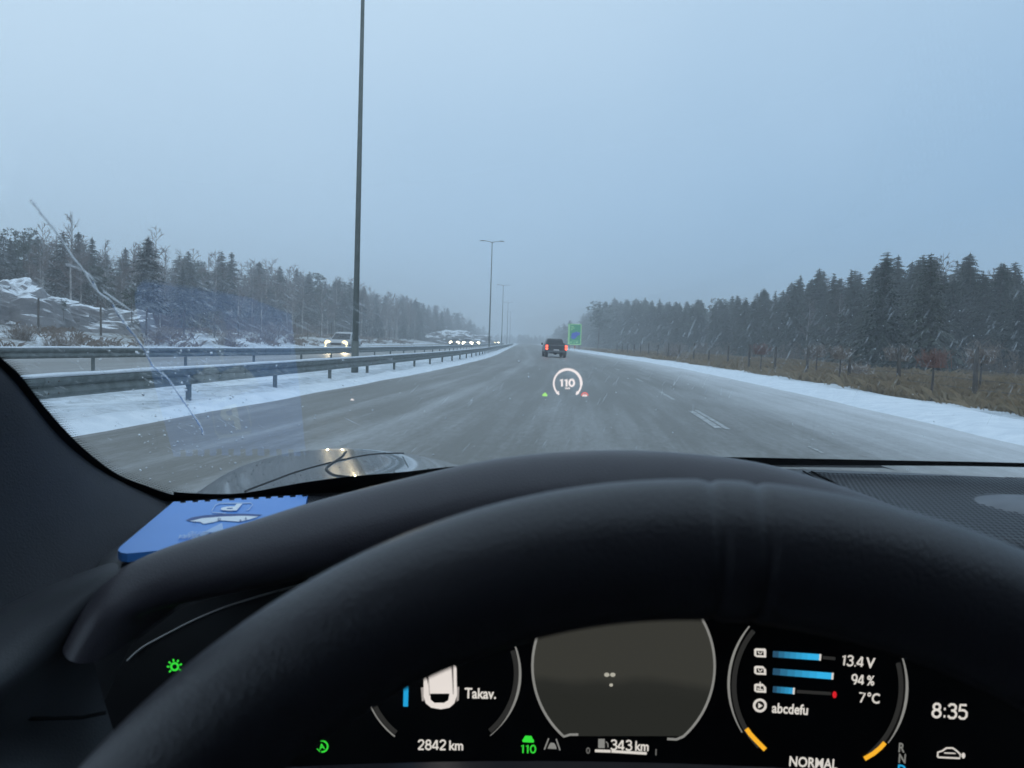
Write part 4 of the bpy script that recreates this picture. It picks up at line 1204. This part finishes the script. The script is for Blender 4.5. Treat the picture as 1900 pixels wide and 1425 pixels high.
for i, p in enumerate(crest):
    a = crest[max(i - 1, 0)]; b = crest[min(i + 1, len(crest) - 1)]; tg_ = Vector((b.x - a.x, 0, b.z - a.z)).normalized()
    n_ = Vector((-tg_.z, 0, tg_.x));  n_ = n_ if n_.z > 0 or i < 3 or i > len(crest) - 3 else -n_
    k = min(1, .55 + .45 * min(i, len(crest) - 1 - i) / 6)
    if i < 3: n_ = Vector((-abs(n_.x), 0, abs(n_.z)))
    rows.append([p + n_ * (a_n * k) + Vector((0, a_y * (k if a_y < .06 else 1), 0)) for a_n, a_y in NP])
HOOD = smooth_grid('instrument_hood', rows, M['leather'], CAR, 2)

# instrument screen
SN = Vector((0, -cos(radians(14)), sin(radians(14))))
S0 = pc(1157, 1290, .58)
def scr(px, py, off=0.0):
    d = cray(px, py); k = (S0 + SN * off - EYE).dot(SN) / d.dot(SN); return EYE + d * k
IC = link('instrument_cluster', None, CAR)
def panel(P, off, th=.004):
    g = MB(); n_ = len(P); f_ = [scr(a, b, off) for a, b in P]; bk = [p - SN * th for p in f_]
    g.add(f_ + bk, [tuple(range(n_))] + [tuple(range(2 * n_ - 1, n_ - 1, -1))] + [(i, i + n_, (i + 1) % n_ + n_, (i + 1) % n_) for i in range(n_)]); return g
panel([(150, 1480), (180, 1330), (240, 1200), (330, 1130), (560, 1050), (900, 1000), (1400, 1000), (1750, 1050), (2050, 1150), (2100, 1480)], 0, .01).obj('screen_glass', M['pianoblack'], IC)
WHT = emit('screen_white', (.72, .68, .62), .95, .1)
DIM = emit('screen_dim_grey', (.16, .16, .15), .8, .2)
RING = emit('screen_ring_grey', (.30, .30, .28), .8, .25)
GRN = emit('screen_green', (.04, .75, .05), .95, .1)
BLU = emit('screen_blue', (.02, .42, .80), .85, .1)
BLUD = emit('screen_dark_blue', (.02, .16, .24), .85, .1)
ORG = emit('screen_orange', (1.0, .48, .03), .95, .05)
RED = emit('screen_red', (.85, .02, .03), .8, .1)
VIOL = emit('hud_white', (1.0, .93, .93), .92, .05)
HGRN = emit('hud_green', (.45, .95, .30), .85, .1)
HRED = emit('hud_red', (.95, .22, .22), .9, .1)

def band(P, w0, off, surf=scr):
    """flat stroke of width w0 (photo pixels) following P"""
    g = MB(); A = []; B = []
    for i, p in enumerate(P):
        a = P[max(i - 1, 0)]; b = P[min(i + 1, len(P) - 1)]; dx, dy = b[0] - a[0], b[1] - a[1]; l_ = sqrt(dx * dx + dy * dy) or 1
        w_ = w0(i / (len(P) - 1)) if callable(w0) else w0
        nx, ny = -dy / l_ * w_ / 2, dx / l_ * w_ / 2
        A.append(surf(p[0] + nx, p[1] + ny, off)); B.append(surf(p[0] - nx, p[1] - ny, off))
    g.grid([A, B]); return g
def arc(cx, cy, rx, ry, a0, a1, n=32, rot=0.0):
    out_ = []
    for i in range(n + 1):
        a = radians(a0 + (a1 - a0) * i / n); u, v = rx * cos(a), -ry * sin(a); r_ = radians(rot)
        out_.append((cx + u * cos(r_) - v * sin(r_), cy + u * sin(r_) + v * cos(r_)))
    return out_
def poly_(P, off, surf=scr): return MB().add([surf(a, b, off) for a, b in P], [tuple(range(len(P)))])
def text(s, x, y, size, mat, name, parent, ang=0.0, off=.0006, surf=scr, sx=1.0, bold=.022, shear=0.0, align='LEFT', flip=False):
    cu = bpy.data.curves.new('lettering', 'FONT'); cu.body = s; cu.size = 1.0; cu.align_x = align; cu.offset = bold; cu.resolution_u = 3
    ob = bpy.data.objects.new('lettering', cu); C.objects.link(ob)
    d_ = bpy.context.evaluated_depsgraph_get(); e_ = ob.evaluated_get(d_); me = e_.to_mesh()
    vs = [(v.co.x, v.co.y) for v in me.vertices]; fs = [tuple(p.vertices) for p in me.polygons]; e_.to_mesh_clear()
    bpy.data.objects.remove(ob); bpy.data.curves.remove(cu)
    g = MB(); ca, sa = cos(radians(ang)), sin(radians(ang))
    for u, v in vs:
        u2 = (u + shear * v) * size * sx; v2 = -v * size
        if flip: u2, v2 = -u2, -v2
        g.v.append(tuple(surf(x + u2 * ca - v2 * sa, y + u2 * sa + v2 * ca, off)))
    g.f = fs; return g.obj(name, mat, parent)

DG = {'0': [[(.28 + .21 * cos(radians(a)), .36 + .31 * sin(radians(a))) for a in range(90, 451, 20)]],
 '1': [[(.08, .55), (.24, .68), (.24, .0)]], '7': [[(.04, .67), (.48, .67), (.20, 0)]],
 '2': [[(.06, .52), (.10, .62), (.20, .68), (.34, .68), (.45, .60), (.46, .49), (.40, .38), (.06, .05), (.06, .03), (.49, .03)]],
 '3': [[(.07, .58), (.17, .68), (.35, .68), (.45, .60), (.45, .48), (.36, .39), (.22, .38)], [(.30, .385), (.42, .34), (.49, .24), (.47, .11), (.36, .02), (.18, .02), (.06, .12)]],
 '4': [[(.38, 0), (.38, .68), (.34, .68), (.03, .20), (.03, .17), (.52, .17)]],
 '5': [[(.45, .68), (.12, .68), (.09, .36), (.20, .43), (.35, .42), (.47, .32), (.47, .14), (.36, .02), (.18, .02), (.06, .12)]],
 '8': [[(.27 + .17 * cos(radians(a)), .53 + .15 * sin(radians(a))) for a in range(90, 451, 24)], [(.27 + .21 * cos(radians(a)), .20 + .18 * sin(radians(a))) for a in range(90, 451, 24)]],
 '9': [[(.27 + .20 * cos(radians(a)), .47 + .21 * sin(radians(a))) for a in range(0, 361, 24)], [(.47, .47), (.45, .25), (.36, .08), (.26, 0)]],
 '.': [[(.08, .04), (.155, .04)]], ':': [[(.08, .08), (.17, .08)], [(.08, .44), (.17, .44)]]}
DW = {'1': .40, '.': .22, ':': .25, '4': .58, '7': .53}
def digits(st, x, y, size, mat, name, parent, ang=0.0, off=.0006, surf=scr, sx=1.0, wt=.115, shear=0.0):
    ca, sa = cos(radians(ang)), sin(radians(ang)); g = MB(); pen = 0.0
    for ch in st:
        for P in DG[ch]:
            Q = []
            for u, v in P:
                u2 = (pen + u + shear * v) * size * sx; v2 = -v * size; Q.append((x + u2 * ca - v2 * sa, y + u2 * sa + v2 * ca))
            b = band(Q, wt * size, off, surf); g.add(b.v, b.f)
        pen += DW.get(ch, .57)
    g.obj(name, mat, parent); return x + pen * size * sx * ca, y + pen * size * sx * sa

# middle gauge: night vision picture in a ring
def nightview():
    m, t, out = nodes('night_vision_picture'); e = N(t, 'ShaderNodeEmission', Strength=1.0)
    co = t.nodes.new('ShaderNodeTexCoord'); s = t.nodes.new('ShaderNodeSeparateXYZ'); L(t, co.outputs['Object'], s.inputs[0])
    zmid = scr(1157, 1272).z; n = N(t, 'ShaderNodeTexNoise', Scale=14.0, Detail=3.0); L(t, co.outputs['Object'], n.inputs['Vector'])
    f = math_(t, 'ADD', math_(t, 'MULTIPLY', math_(t, 'SUBTRACT', s.outputs['Z'], zmid), 60.0), math_(t, 'MULTIPLY', n.outputs['Fac'], 1.2))
    L(t, ramp(t, f, [(0.1, (.022, .023, .020)), (.55, (.024, .025, .022)), (.95, (.040, .040, .034))]), e.inputs['Color'])
    L(t, e.outputs[0], out.inputs['Surface']); return m
P = arc(1157, 1236, 168, 172, 128, 412, 60); P = [(a, min(b, 1364)) for a, b in P]
P = [p for p in arc(1157, 1236, 168, 172, -49, 229, 60)]
mid = link('centre_display', None, IC)
poly_(P, .0012).obj('camera_picture', nightview(), mid)
band(arc(1157, 1236, 169, 173, 60, -49, 40) + [(1255, 1372), (1238, 1371)], lambda f: 4.5, .002).obj('ring', RING, mid)
band(arc(1157, 1236, 169, 173, 120, 229, 40) + [(1058, 1363), (1073, 1363)], lambda f: 4.5, .002).obj('ring', RING, mid)
GL = emit('camera_lamp_spot', (.5, .48, .40), .9, .2)
for (x_, y_, r1, r2) in ((1126, 1252, 5, 4), (1137, 1252, 5, 4), (1134, 1271, 3.5, 3)):
    poly_(arc(x_, y_, r1, r2, 0, 360, 10)[:-1], .0018).obj('light_spot', GL, mid)
fuel = link('fuel_gauge', None, IC)
ex_, ey_ = digits('343', 1132, 1391, 26, WHT, 'lettering', fuel, 2.0, sx=.93); text('km', ex_ + 4, ey_, 25, WHT, 'lettering', fuel, 2.0, sx=.85)
g = poly_([(1110, 1371), (1122, 1371), (1122, 1388), (1110, 1388)], .0007); g.obj('pump_symbol', RING, fuel)
band([(1124, 1376), (1128, 1380), (1128, 1387)], 1.8, .0007).obj('pump_symbol', RING, fuel)
band([(1104, 1393), (1133, 1394)], 5, .0007).obj('bar', WHT, fuel); band([(1134.5, 1394), (1200, 1398)], 5, .0007).obj('bar', WHT, fuel)
text('0', 1087, 1398, 16, DIM, 'lettering', fuel, 2); text('1', 1213, 1401, 16, DIM, 'lettering', fuel, 2)
acc = link('cruise_symbol', None, IC)
digits('110', 965, 1397, 22, GRN, 'lettering', acc, 2.0, sx=1.0)
g = poly_([(971, 1371), (974.5, 1365), (986, 1365.5), (989, 1371.5), (991, 1374), (990, 1378), (970, 1377), (969, 1373)], .0007); g.obj('car_symbol', GRN, acc)
lk = link('lane_symbol', None, IC)
band([(1010, 1391), (1018, 1370)], 2.4, .0007).obj('line', RING, lk); band([(1039, 1392), (1032, 1371)], 2.4, .0007).obj('line', RING, lk)
poly_([(1016, 1389), (1019, 1382), (1022, 1378), (1028, 1378.5), (1031, 1383), (1033, 1390)], .0007).obj('car_symbol', RING, lk)

# left gauge
lg = link('left_display', None, IC)
band(arc(820, 1250, 145, 146, 20, -52, 34), lambda f: 1.2 + 3.6 * sin(pi * min(1, f + .12)), .0012).obj('ring', RING, lg)
band(arc(820, 1250, 138, 139, 18, -50, 34), 9, .0008).obj('ring', emit('screen_faint_ring', (.028, .028, .027), .9), lg)
band(arc(820, 1250, 145, 146, 205, 233, 20), 2.6, .0012).obj('ring', RING, lg)
band(arc(820, 1250, 138, 139, 206, 232, 20), 9, .0008).obj('ring', bpy.data.materials['screen_faint_ring'], lg)
text('Takav.', 862, 1295, 27, WHT, 'lettering', lg, 1.5, sx=.84)
ex_, ey_ = digits('2842', 775, 1391, 26, WHT, 'lettering', lg, .5, sx=.90); text('km', ex_ + 4, ey_, 25, WHT, 'lettering', lg, .5, sx=.88)
band([(753.5, 1272), (752.5, 1311)], 9, .0008).obj('blue_bar', BLU, lg)
seat = link('seat_symbol', None, lg)
SEAT = emit('screen_seat_white', (.86, .79, .74), .9, .12, 30); SEATD = emit('screen_seat_grey', (.42, .38, .36), .8, .1)
poly_([(795, 1256), (816, 1241), (836, 1233.5), (838, 1236), (841, 1288), (836, 1295), (797, 1295), (793, 1282)], .0008).obj('seat_back', SEAT, seat)
poly_([(786, 1256), (790, 1255), (793, 1262), (795, 1289), (800, 1291), (837, 1290), (842, 1287), (841, 1233), (844, 1233), (847, 1240), (848, 1290), (843, 1305), (834, 1313), (818, 1316), (800, 1313), (790, 1305), (786, 1292)], .0011).obj('seat_frame', SEAT, seat)
poly_([(798, 1287), (834, 1287), (832, 1299), (824, 1304), (806, 1304), (799, 1298)], .0014).obj('seat_opening', M['pianoblack'], seat)
poly_([(781, 1276), (786, 1275), (787, 1300), (783, 1301)], .0008).obj('arm_rest', SEATD, seat); poly_([(848, 1275), (852, 1274), (851, 1299), (847, 1302)], .0008).obj('arm_rest', SEATD, seat)
band([(795, 1254), (797, 1291)], 1.6, .0015).obj('seat_seam', SEATD, seat); band([(838, 1236), (841, 1288)], 1.8, .0015).obj('seat_seam', SEATD, seat)

# right gauge
rg = link('right_display', None, IC)
band(arc(1517, 1270, 165, 168, 140, 212, 40), lambda f: 2 + 2.8 * sin(pi * min(1, f + .05)), .0012).obj('ring', RING, rg)
band(arc(1517, 1274, 166, 170, 18, -38, 34), lambda f: 2 + 3.2 * sin(pi * min(1, f + .05)), .0012).obj('ring', RING, rg)
band(arc(1517, 1272, 155, 158, 140, 226, 40), 9, .0008).obj('ring', bpy.data.materials['screen_faint_ring'], rg)
band(arc(1517, 1274, 155, 160, 16, -52, 34), 9, .0008).obj('ring', bpy.data.materials['screen_faint_ring'], rg)
band([(1385, 1352), (1392, 1362), (1403, 1374), (1420, 1391)], 8.5, .0014).obj('orange_segment', ORG, rg)
band([(1642, 1378), (1634, 1387), (1621, 1398), (1604, 1408)], 8.5, .0014).obj('orange_segment', ORG, rg)
ex_, ey_ = digits('13.4', 1560, 1234, 27, WHT, 'lettering', rg, 5.0, sx=.90, shear=.04); text('V', ex_ + 4, ey_ + 1, 27, WHT, 'lettering', rg, 5.0, sx=.95)
ex_, ey_ = digits('94', 1579, 1269, 26, WHT, 'lettering', rg, 4, sx=.84); text('%', ex_ + 4, ey_, 25, WHT, 'lettering', rg, 4, sx=.82)
ex_, ey_ = digits('7', 1592, 1303, 26, WHT, 'lettering', rg, 3.5, sx=.92, shear=.04); text('°C', ex_ + 3, ey_, 26, WHT, 'lettering', rg, 3.5, sx=.86)
text('abcdefu', 1432, 1322, 26, WHT, 'lettering', rg, 3.6, sx=.84)
text('NORMAL', 1463, 1421, 26, WHT, 'lettering', rg, 4, sx=.84)
def grad_bar(x0, y0, x1, y1, wd, nseg=8):
    for k in range(nseg):
        f0, f1 = k / nseg, (k + 1) / nseg; e = min(1, .18 + .95 * (k / (nseg - 1)) ** .9)
        mt = bpy.data.materials.get('screen_blue_%d' % k) or emit('screen_blue_%d' % k, (.02 + .02 * e, .48 * e, .86 * e), .9)
        band([(x0 + (x1 - x0) * f0, y0 + (y1 - y0) * f0), (x0 + (x1 - x0) * f1, y0 + (y1 - y0) * f1)], wd, .0008).obj('blue_bar', mt, rg)
    band([(x1, y1), (x1 + 3.5, y1 + .3)], wd + .5, .0008).obj('bar_end', WHT, rg)
grad_bar(1434, 1213.5, 1520, 1219.5, 11.5); grad_bar(1434, 1246, 1543, 1254.5, 12); grad_bar(1434, 1279, 1471, 1282, 11.5, 5)
band([(1478, 1283), (1542, 1287)], 6, .0007).obj('bar_track', bpy.data.materials['screen_faint_ring'], rg)
band([(1526, 1220), (1550, 1222)], 6, .0007).obj('bar_track', bpy.data.materials['screen_faint_ring'], rg)
poly_(arc(1548.5, 1289, 4, 6.5, 0, 360, 12)[:-1], .0009).obj('red_mark', RED, rg)
def battery(cx, cy, slant, plug):
    s_ = link('battery_symbol', None, rg); w_, h_ = 11, 7.5
    P = [(cx - w_, cy - h_ + 1), (cx - w_ + 3, cy - h_ - 1), (cx + w_ - (6 if slant else 2), cy - h_ - 1 + .5), (cx + w_, cy - h_ + (6 if slant else 2)), (cx + w_, cy + h_ + 1), (cx - w_ + 4, cy + h_), (cx - w_, cy + h_ - 3)]
    poly_(P, .0007).obj('case', WHT, s_)
    poly_([(cx - 7, cy - 4), (cx + 6, cy - 3.5), (cx + 7, cy + 4.5), (cx - 7, cy + 4)], .001).obj('opening', M['pianoblack'], s_)
    if plug: band([(cx, cy - 12), (cx, cy + 2)], 2, .0013).obj('line', WHT, s_); band([(cx - 5, cy + 2), (cx + 5, cy + 2.5)], 1.8, .0013).obj('line', WHT, s_); band([(cx - 4, cy - 2), (cx - 4, cy + 2)], 1.5, .0013).obj('line', WHT, s_)
    else: band([(cx - 4, cy - 2.5), (cx - 1, cy + 2)], 1.8, .0013).obj('line', WHT, s_); band([(cx + 4, cy - 2), (cx, cy + 2.5)], 1.8, .0013).obj('line', WHT, s_)
battery(1410.5, 1211.5, False, False); battery(1410.5, 1244, True, False); battery(1410.5, 1277, True, True)
pl = link('play_symbol', None, rg); band(arc(1410, 1309, 10.5, 10.5, 0, 360, 28), 4.5, .0008).obj('ring', WHT, pl); poly_([(1407, 1304), (1415, 1309.5), (1407, 1314.5)], .0008).obj('triangle', WHT, pl)
# far right of the screen
digits('8:35', 1728, 1331, 38, WHT, 'clock_lettering', IC, 3, sx=.92)
text('R', 1666, 1395, 24, emit('screen_mid_grey', (.25, .25, .23), .8), 'gear_lettering', IC, 4, sx=.8); text('N', 1666, 1415, 24, bpy.data.materials['screen_mid_grey'], 'gear_lettering', IC, 4, sx=.8)
text('D', 1664, 1436, 25, BLU, 'gear_lettering', IC, 4, sx=.9)
cs = link('car_status_symbol', None, IC)
band([(1740, 1405), (1740, 1396), (1749, 1393), (1756, 1388), (1768, 1388), (1776, 1394), (1782, 1400), (1781, 1407), (1740, 1405)], 3.0, .0007).obj('outline', WHT, cs)
band([(1752, 1397), (1773, 1398)], 2.2, .0007).obj('line', WHT, cs); poly_(arc(1787.5, 1402, 3.5, 5.5, 0, 360, 10)[:-1], .0007).obj('dot', WHT, cs)
# green tell-tales at the left
ls = link('light_symbol', None, IC)
band(arc(324, 1237, 6.5, 6.5, 0, 360, 20), 4, .0008).obj('ring', GRN, ls)
for a in (20, 60, 100, 140, 180, 225, 330):
    band([(324 + 9.5 * cos(radians(a)), 1237 - 9.5 * sin(radians(a))), (324 + 14.5 * cos(radians(a)), 1237 - 14.5 * sin(radians(a)))], 3.2, .0008).obj('ray', GRN, ls)
sa = link('auto_symbol', None, IC)
band(arc(598, 1385, 10, 10, -100, 110, 18), 3, .0008).obj('ring', GRN, sa); text('A', 593, 1391, 15, GRN, 'lettering', sa, -8, off=.0008)
band([(588, 1389), (594, 1395)], 1.6, .0008).obj('line', GRN, sa)
# thin line along the edge of the instrument surround
MB().tube([scr(a, b, .004) for a, b in [(p.x, p.y) for p in catmull([(*p, 0) for p in ((236, 1226), (262, 1203), (295, 1184), (368, 1147), (442, 1118), (553, 1086), (700, 1050), (900, 1020), (1100, 1010))], 6)]], .0009, 5).obj('trim_line', M['trimline'], IC, smooth=True)
# closing shroud between screen and hood, and column cover below
rows = []
for i, p in list(enumerate(crest))[7:-4]:
    q2 = Vector((p.x, p.y + .10, p.z)) + Vector((0, 0, -.044)); rows.append([q2, Vector((q2.x, max(.615, q2.y + .01), q2.z + .004)), Vector((q2.x, max(.64, q2.y + .03), q2.z + .008))])
MB().grid(rows).obj('visor_lining', M['visor'], CAR, smooth=True)
rows = []
for f, off in ((0, 0), (.3, .004), (.7, .004), (1, -.03)):
    rows.append([pc(x_, 1432 - 20 * sin(pi * min(1, max(0, (x_ - 350) / 1250))) + f * 60, .47 - f * .06) for x_ in range(250, 1750, 100)])
smooth_grid('column_cover', rows, M['leather'], CAR, 1)
rows = [[pc(x_, 1424, .58 - .0) + Vector((0, -.0, -.004)) for x_ in range(-100, 2200, 100)], [pc(x_, 1700, .5) for x_ in range(-100, 2200, 100)]]
MB().grid(rows).obj('lower_shroud', M['visor'], CAR)

# head-up display, shown on the glass
HUD = link('head_up_display', None, CAR)
def hs(px, py, off=0.0): return ws_hit(px, py, .0006 + off)
band(arc(1053, 711.5, 25.5, 26, 232, -52, 60), lambda f: 3.2 + (1.3 if .35 < f < .62 else 0) + (1.6 if .62 <= f < .85 else 0), 0, hs).obj('ring', VIOL, HUD)
band([(1032.5, 730.5), (1037, 726.5)], 2.6, 0, hs).obj('ring_end', VIOL, HUD); band([(1074, 730.5), (1069.5, 726.5)], 2.6, 0, hs).obj('ring_end', VIOL, HUD)
digits('110', 1037.5, 717, 19.5, VIOL, 'speed_lettering', HUD, 1.0, off=0, surf=hs, sx=1.10, wt=.18)
text('km/h', 1053, 721.8, 4.5, VIOL, 'unit_lettering', HUD, 1.5, off=0, surf=hs, bold=.05, align='CENTER')
poly_([(1006, 735), (1006.5, 731.5), (1008.5, 730.8), (1009.5, 728.8), (1013, 728.6), (1014, 731), (1015.5, 732), (1015.5, 735.3)], 0, hs).obj('car_symbol', HGRN, HUD)
band(arc(1085, 735, 6, 6.3, 5, 175, 14), 1.8, 0, hs).obj('arc', HRED, HUD); poly_([(1080.5, 735.5), (1081.5, 732.5), (1083, 731.5), (1087, 731.7), (1089, 733), (1089.5, 735.7)], 0, hs).obj('car_symbol', VIOL, HUD)
poly_([(1082, 733.4), (1083, 732.2), (1087, 732.3), (1088, 733.5)], .0005, hs).obj('car_symbol', HRED, HUD)
poly_([(650, 742.5), (651.5, 740.5), (654, 740), (656, 741), (657, 743)], 0, hs).obj('bright_speck', VIOL, HUD)

# steering wheel
SWC = Vector((.0422, .1396, 1.1268)); tl = .359; Rm, rt = .182, .0182
eu = Vector((0, sin(tl), cos(tl))); ex = Vector((1, 0, 0)); en = ex.cross(eu)
SW = link('steering_wheel', None, CAR)
def torus(a0, a1, n, rr, mat, name, nb=40, bulge=None):
    rows = []
    for i in range(n + 1):
        a = a0 + (a1 - a0) * i / n; rad = ex * sin(a) + eu * cos(a); mid_ = SWC + rad * Rm; r_ = rr(a) if callable(rr) else rr
        rows.append([mid_ + (rad * cos(b) + en * sin(b)) * r_ for b in [2 * pi * k / nb for k in range(nb)]])
    return MB().grid(rows, True).obj(name, mat, SW, smooth=True)
def rimr(a):
    d = degrees_(a); r_ = rt
    for c_ in (-1.0, 2.5):
        r_ -= .0010 * exp(-((d - c_) / .42) ** 2)
    return r_
def degrees_(a): return a * 180 / pi
torus(-1.02, pi * 2 - 1.02, 720, rimr, M['rimleather'], 'rim')
torus(-pi * .85, -1.0, 60, rt + .0012, M['dashp'], 'rim_grip')
for sa_ in (-1, 1):
    MB().tube([SWC + ex * sa_ * .03 - en * .0, SWC + ex * sa_ * .10 - eu * .01, SWC + ex * sa_ * (Rm - .005) - eu * .02], [.03, .018, .016], 12).obj('spoke', M['rimleather'], SW, smooth=True)
MB().ball(SWC - eu * .01, (.075, .03, .062), 20, 12).obj('hub', M['rimleather'], SW, smooth=True)

# rest of the cabin: roof, sides, door, floor, seats behind
def box_c(name, c, d, mat): return MB().box(c, d).obj(name, mat, CAR)
box_c('roof_lining', (.41, -1.02, 1.70), (1.9, 2.1, .04), M['headliner'])
box_c('rear_wall', (.41, -2.1, 1.1), (1.9, .05, 1.3), M['headliner'])
box_c('cabin_floor', (.41, -.7, .42), (1.9, 2.9, .05), M['headliner'])
box_c('bulkhead', (.41, .74, .75), (1.8, .05, .75), M['visor'])
for xs_, s_ in ((-.53, -1), (1.35, 1)):
    box_c('door_panel', (xs_, -.85, .80), (.05, 2.45, .74), M['pillar'])
    box_c('roof_rail', (xs_, -.95, 1.66), (.06, 2.2, .10), M['headliner'])
    box_c('side_pillar', (xs_, -.75, 1.42), (.06, .18, .5), M['pillar'])
    MB().add([(xs_, -2.1, 1.17), (xs_, -.7, 1.17), (xs_, -.7, 1.62), (xs_, -2.1, 1.62)], [(0, 1, 2, 3)]).obj('side_window', M['glassdark'], CAR)
    MB().add([(xs_, -.7, 1.17), (xs_, .30, 1.17), (xs_, .12, 1.62), (xs_, -.7, 1.62)], [(0, 1, 2, 3)]).obj('side_window', M['glassout'], CAR)
rows = [[(1.30, ws_y(1.3, z) - .01, z), (1.34, ws_y(1.3, z) - .08, z - .02), (1.36, ws_y(1.3, z) - .18, z - .03)] for z in [1.16 + .06 * k for k in range(9)]]
MB().grid(rows).obj('pillar_trim', M['pillar'], CAR, smooth=True)
for xs_ in (.04, .78):
    o = MB().box((xs_, -.62, .62), (.5, .5, .16), 0, .95).obj('seat', M['leather'], CAR); o2 = MB().box((xs_, -.92, .95), (.48, .14, .62), 0, .9).obj('seat_back', M['leather'], CAR)
    for q in (o, o2):
        mm = q.modifiers.new('b', 'BEVEL'); mm.width = .05; mm.segments = 3
    q = MB().box((xs_, -.95, 1.36), (.26, .10, .18)).obj('head_rest', M['leather'], CAR); mm = q.modifiers.new('b', 'BEVEL'); mm.width = .04; mm.segments = 3

# ------------------------------------------------------------------ blue parking disc on the dashboard
ZD = 1.198
M['disc'] = pm('blue_disc_plastic', (.07, .27, .72), (.08, .29, .76), 8, .35, spec=.5)
M['discdark'] = pm('dark_blue_disc_plastic', (.012, .055, .22), (.015, .06, .24), 8, .5)
M['discwhite'] = pm('pale_disc_print', (.86, .90, .94), (.82, .86, .9), 8, .5)
M['discpale'] = pm('pale_blue_disc_print', (.42, .58, .84), (.40, .55, .8), 8, .5)
def dk(px, py, off=0.0):
    d = cray(px, py); k = (ZD + off - H) / d.z; p = EYE + d * k; return RYi @ p
RYi = RY.transposed()
o0 = dk(400, 975)
PD = thing('parking_disc', 'blue plastic parking disc lying upside down on the dashboard behind the windscreen', 'parking disc', tuple(o0))
def dkl(px, py, off=0.0): return dk(px, py, off) - o0
cor = [(322, 931), (571, 918), (563, 944), (430, 1035), (390, 1028), (236, 1028), (219, 1023), (222, 1015)]
back = []
A_, B_ = Vector((322, 931, 0)), Vector((571, 918, 0)); nT = 11
for k in range(nT):
    u0, u1, u2 = k / nT, (k + .55) / nT, (k + 1) / nT
    a = A_.lerp(B_, u0); b = A_.lerp(B_, u1); c_ = A_.lerp(B_, u2)
    back += [(a.x, a.y), (b.x, b.y), (b.x, b.y + 3), (c_.x, c_.y + 3)]
P = back + [(571, 918), (565, 944)]
fr_ = dkl(571, 918) + dkl(219, 1022) - dkl(322, 931)
tp = [dkl(a, b) for a, b in P] + [fr_] + [dkl(a, b) for a, b in ((236, 1027), (225, 1025.5), (219, 1021), (222, 1015))]; bt = [p + Vector((0, 0, -.006)) for p in tp]; n_ = len(tp)
bmm = bmesh.new(); vt = [bmm.verts.new(p) for p in tp]; vb = [bmm.verts.new(p) for p in bt]
bmm.faces.new(vt); bmm.faces.new(vb[::-1])
for i in range(n_): bmm.faces.new((vt[i], vb[i], vb[(i + 1) % n_], vt[(i + 1) % n_]))
bmesh.ops.recalc_face_normals(bmm, faces=bmm.faces); bmesh.ops.triangulate(bmm, faces=[f for f in bmm.faces if len(f.verts) > 4])
me = bpy.data.meshes.new('disc_plate'); bmm.to_mesh(me); bmm.free(); me.materials.append(M['disc']); link('plate', me, PD)
def q4(P, off=0.0): return MB().add([dkl(a, b, off) for a, b in P], [tuple(range(len(P)))])
band([(420, 952), (395, 951), (393, 948), (400, 937), (408, 934), (466, 933), (469, 936), (462, 945), (457, 947)], 1.7, .0006, dkl).obj('symbol_frame', M['discpale'], PD)
# capital P seen upside down
text('P', 452, 935, 17, M['discwhite'], 'letter', PD, 0, off=.0012, surf=dkl, flip=True, sx=3.9, shear=.22, bold=.03)
# dial window, dial and pointer
D1 = [(345, 965), (356, 960), (380, 956), (420, 953), (455, 953), (487, 955), (480, 957.5)]; D2 = [(352, 967), (375, 961.5), (410, 958.5), (450, 957), (482, 957.6)]
q4(D1 + D2[::-1][1:], .0005).obj('dial_window', M['discdark'], PD)
q4([(352, 967), (375, 961.5), (410, 958.5), (450, 957), (480, 958), (463, 964), (443, 968), (432, 967), (408, 965.5), (396, 969), (377, 972), (372, 968.5)], .0006).obj('dial', M['discwhite'], PD)
for (a, b, c_) in (('10', 411, 961), ('11', 364, 967.5), ('9', 458, 960), ('8', 448, 964)): text(a, a and b, c_, 6, M['discdark'], 'dial_number', PD, 0, off=.0012, surf=dkl, flip=True, sx=1.2)
q4([(412, 970), (376, 988), (415, 986.5)], .0006).obj('pointer', M['discpale'], PD)
text('ANKOMSTTID', 418, 985.5, 9.0, M['discpale'], 'lettering', PD, -.5, off=.0012, surf=dkl, flip=True, sx=1.15, shear=.8)
text('SAAPUMISAIKA', 408, 991.5, 10, M['discpale'], 'lettering', PD, -.5, off=.0012, surf=dkl, flip=True, sx=1.10, shear=.8)

# ------------------------------------------------------------------ haze
m, t, out = nodes('winter_haze')
pv = N(t, 'ShaderNodeVolumePrincipled', Density=0.0024, Anisotropy=0.1); pv.inputs['Color'].default_value = (.92, .965, 1.0, 1)
L(t, pv.outputs[0], out.inputs['Volume'])
MB().box((0, 660, 19.5), (1500, 1500, 45)).obj('haze', m, kind='stuff')
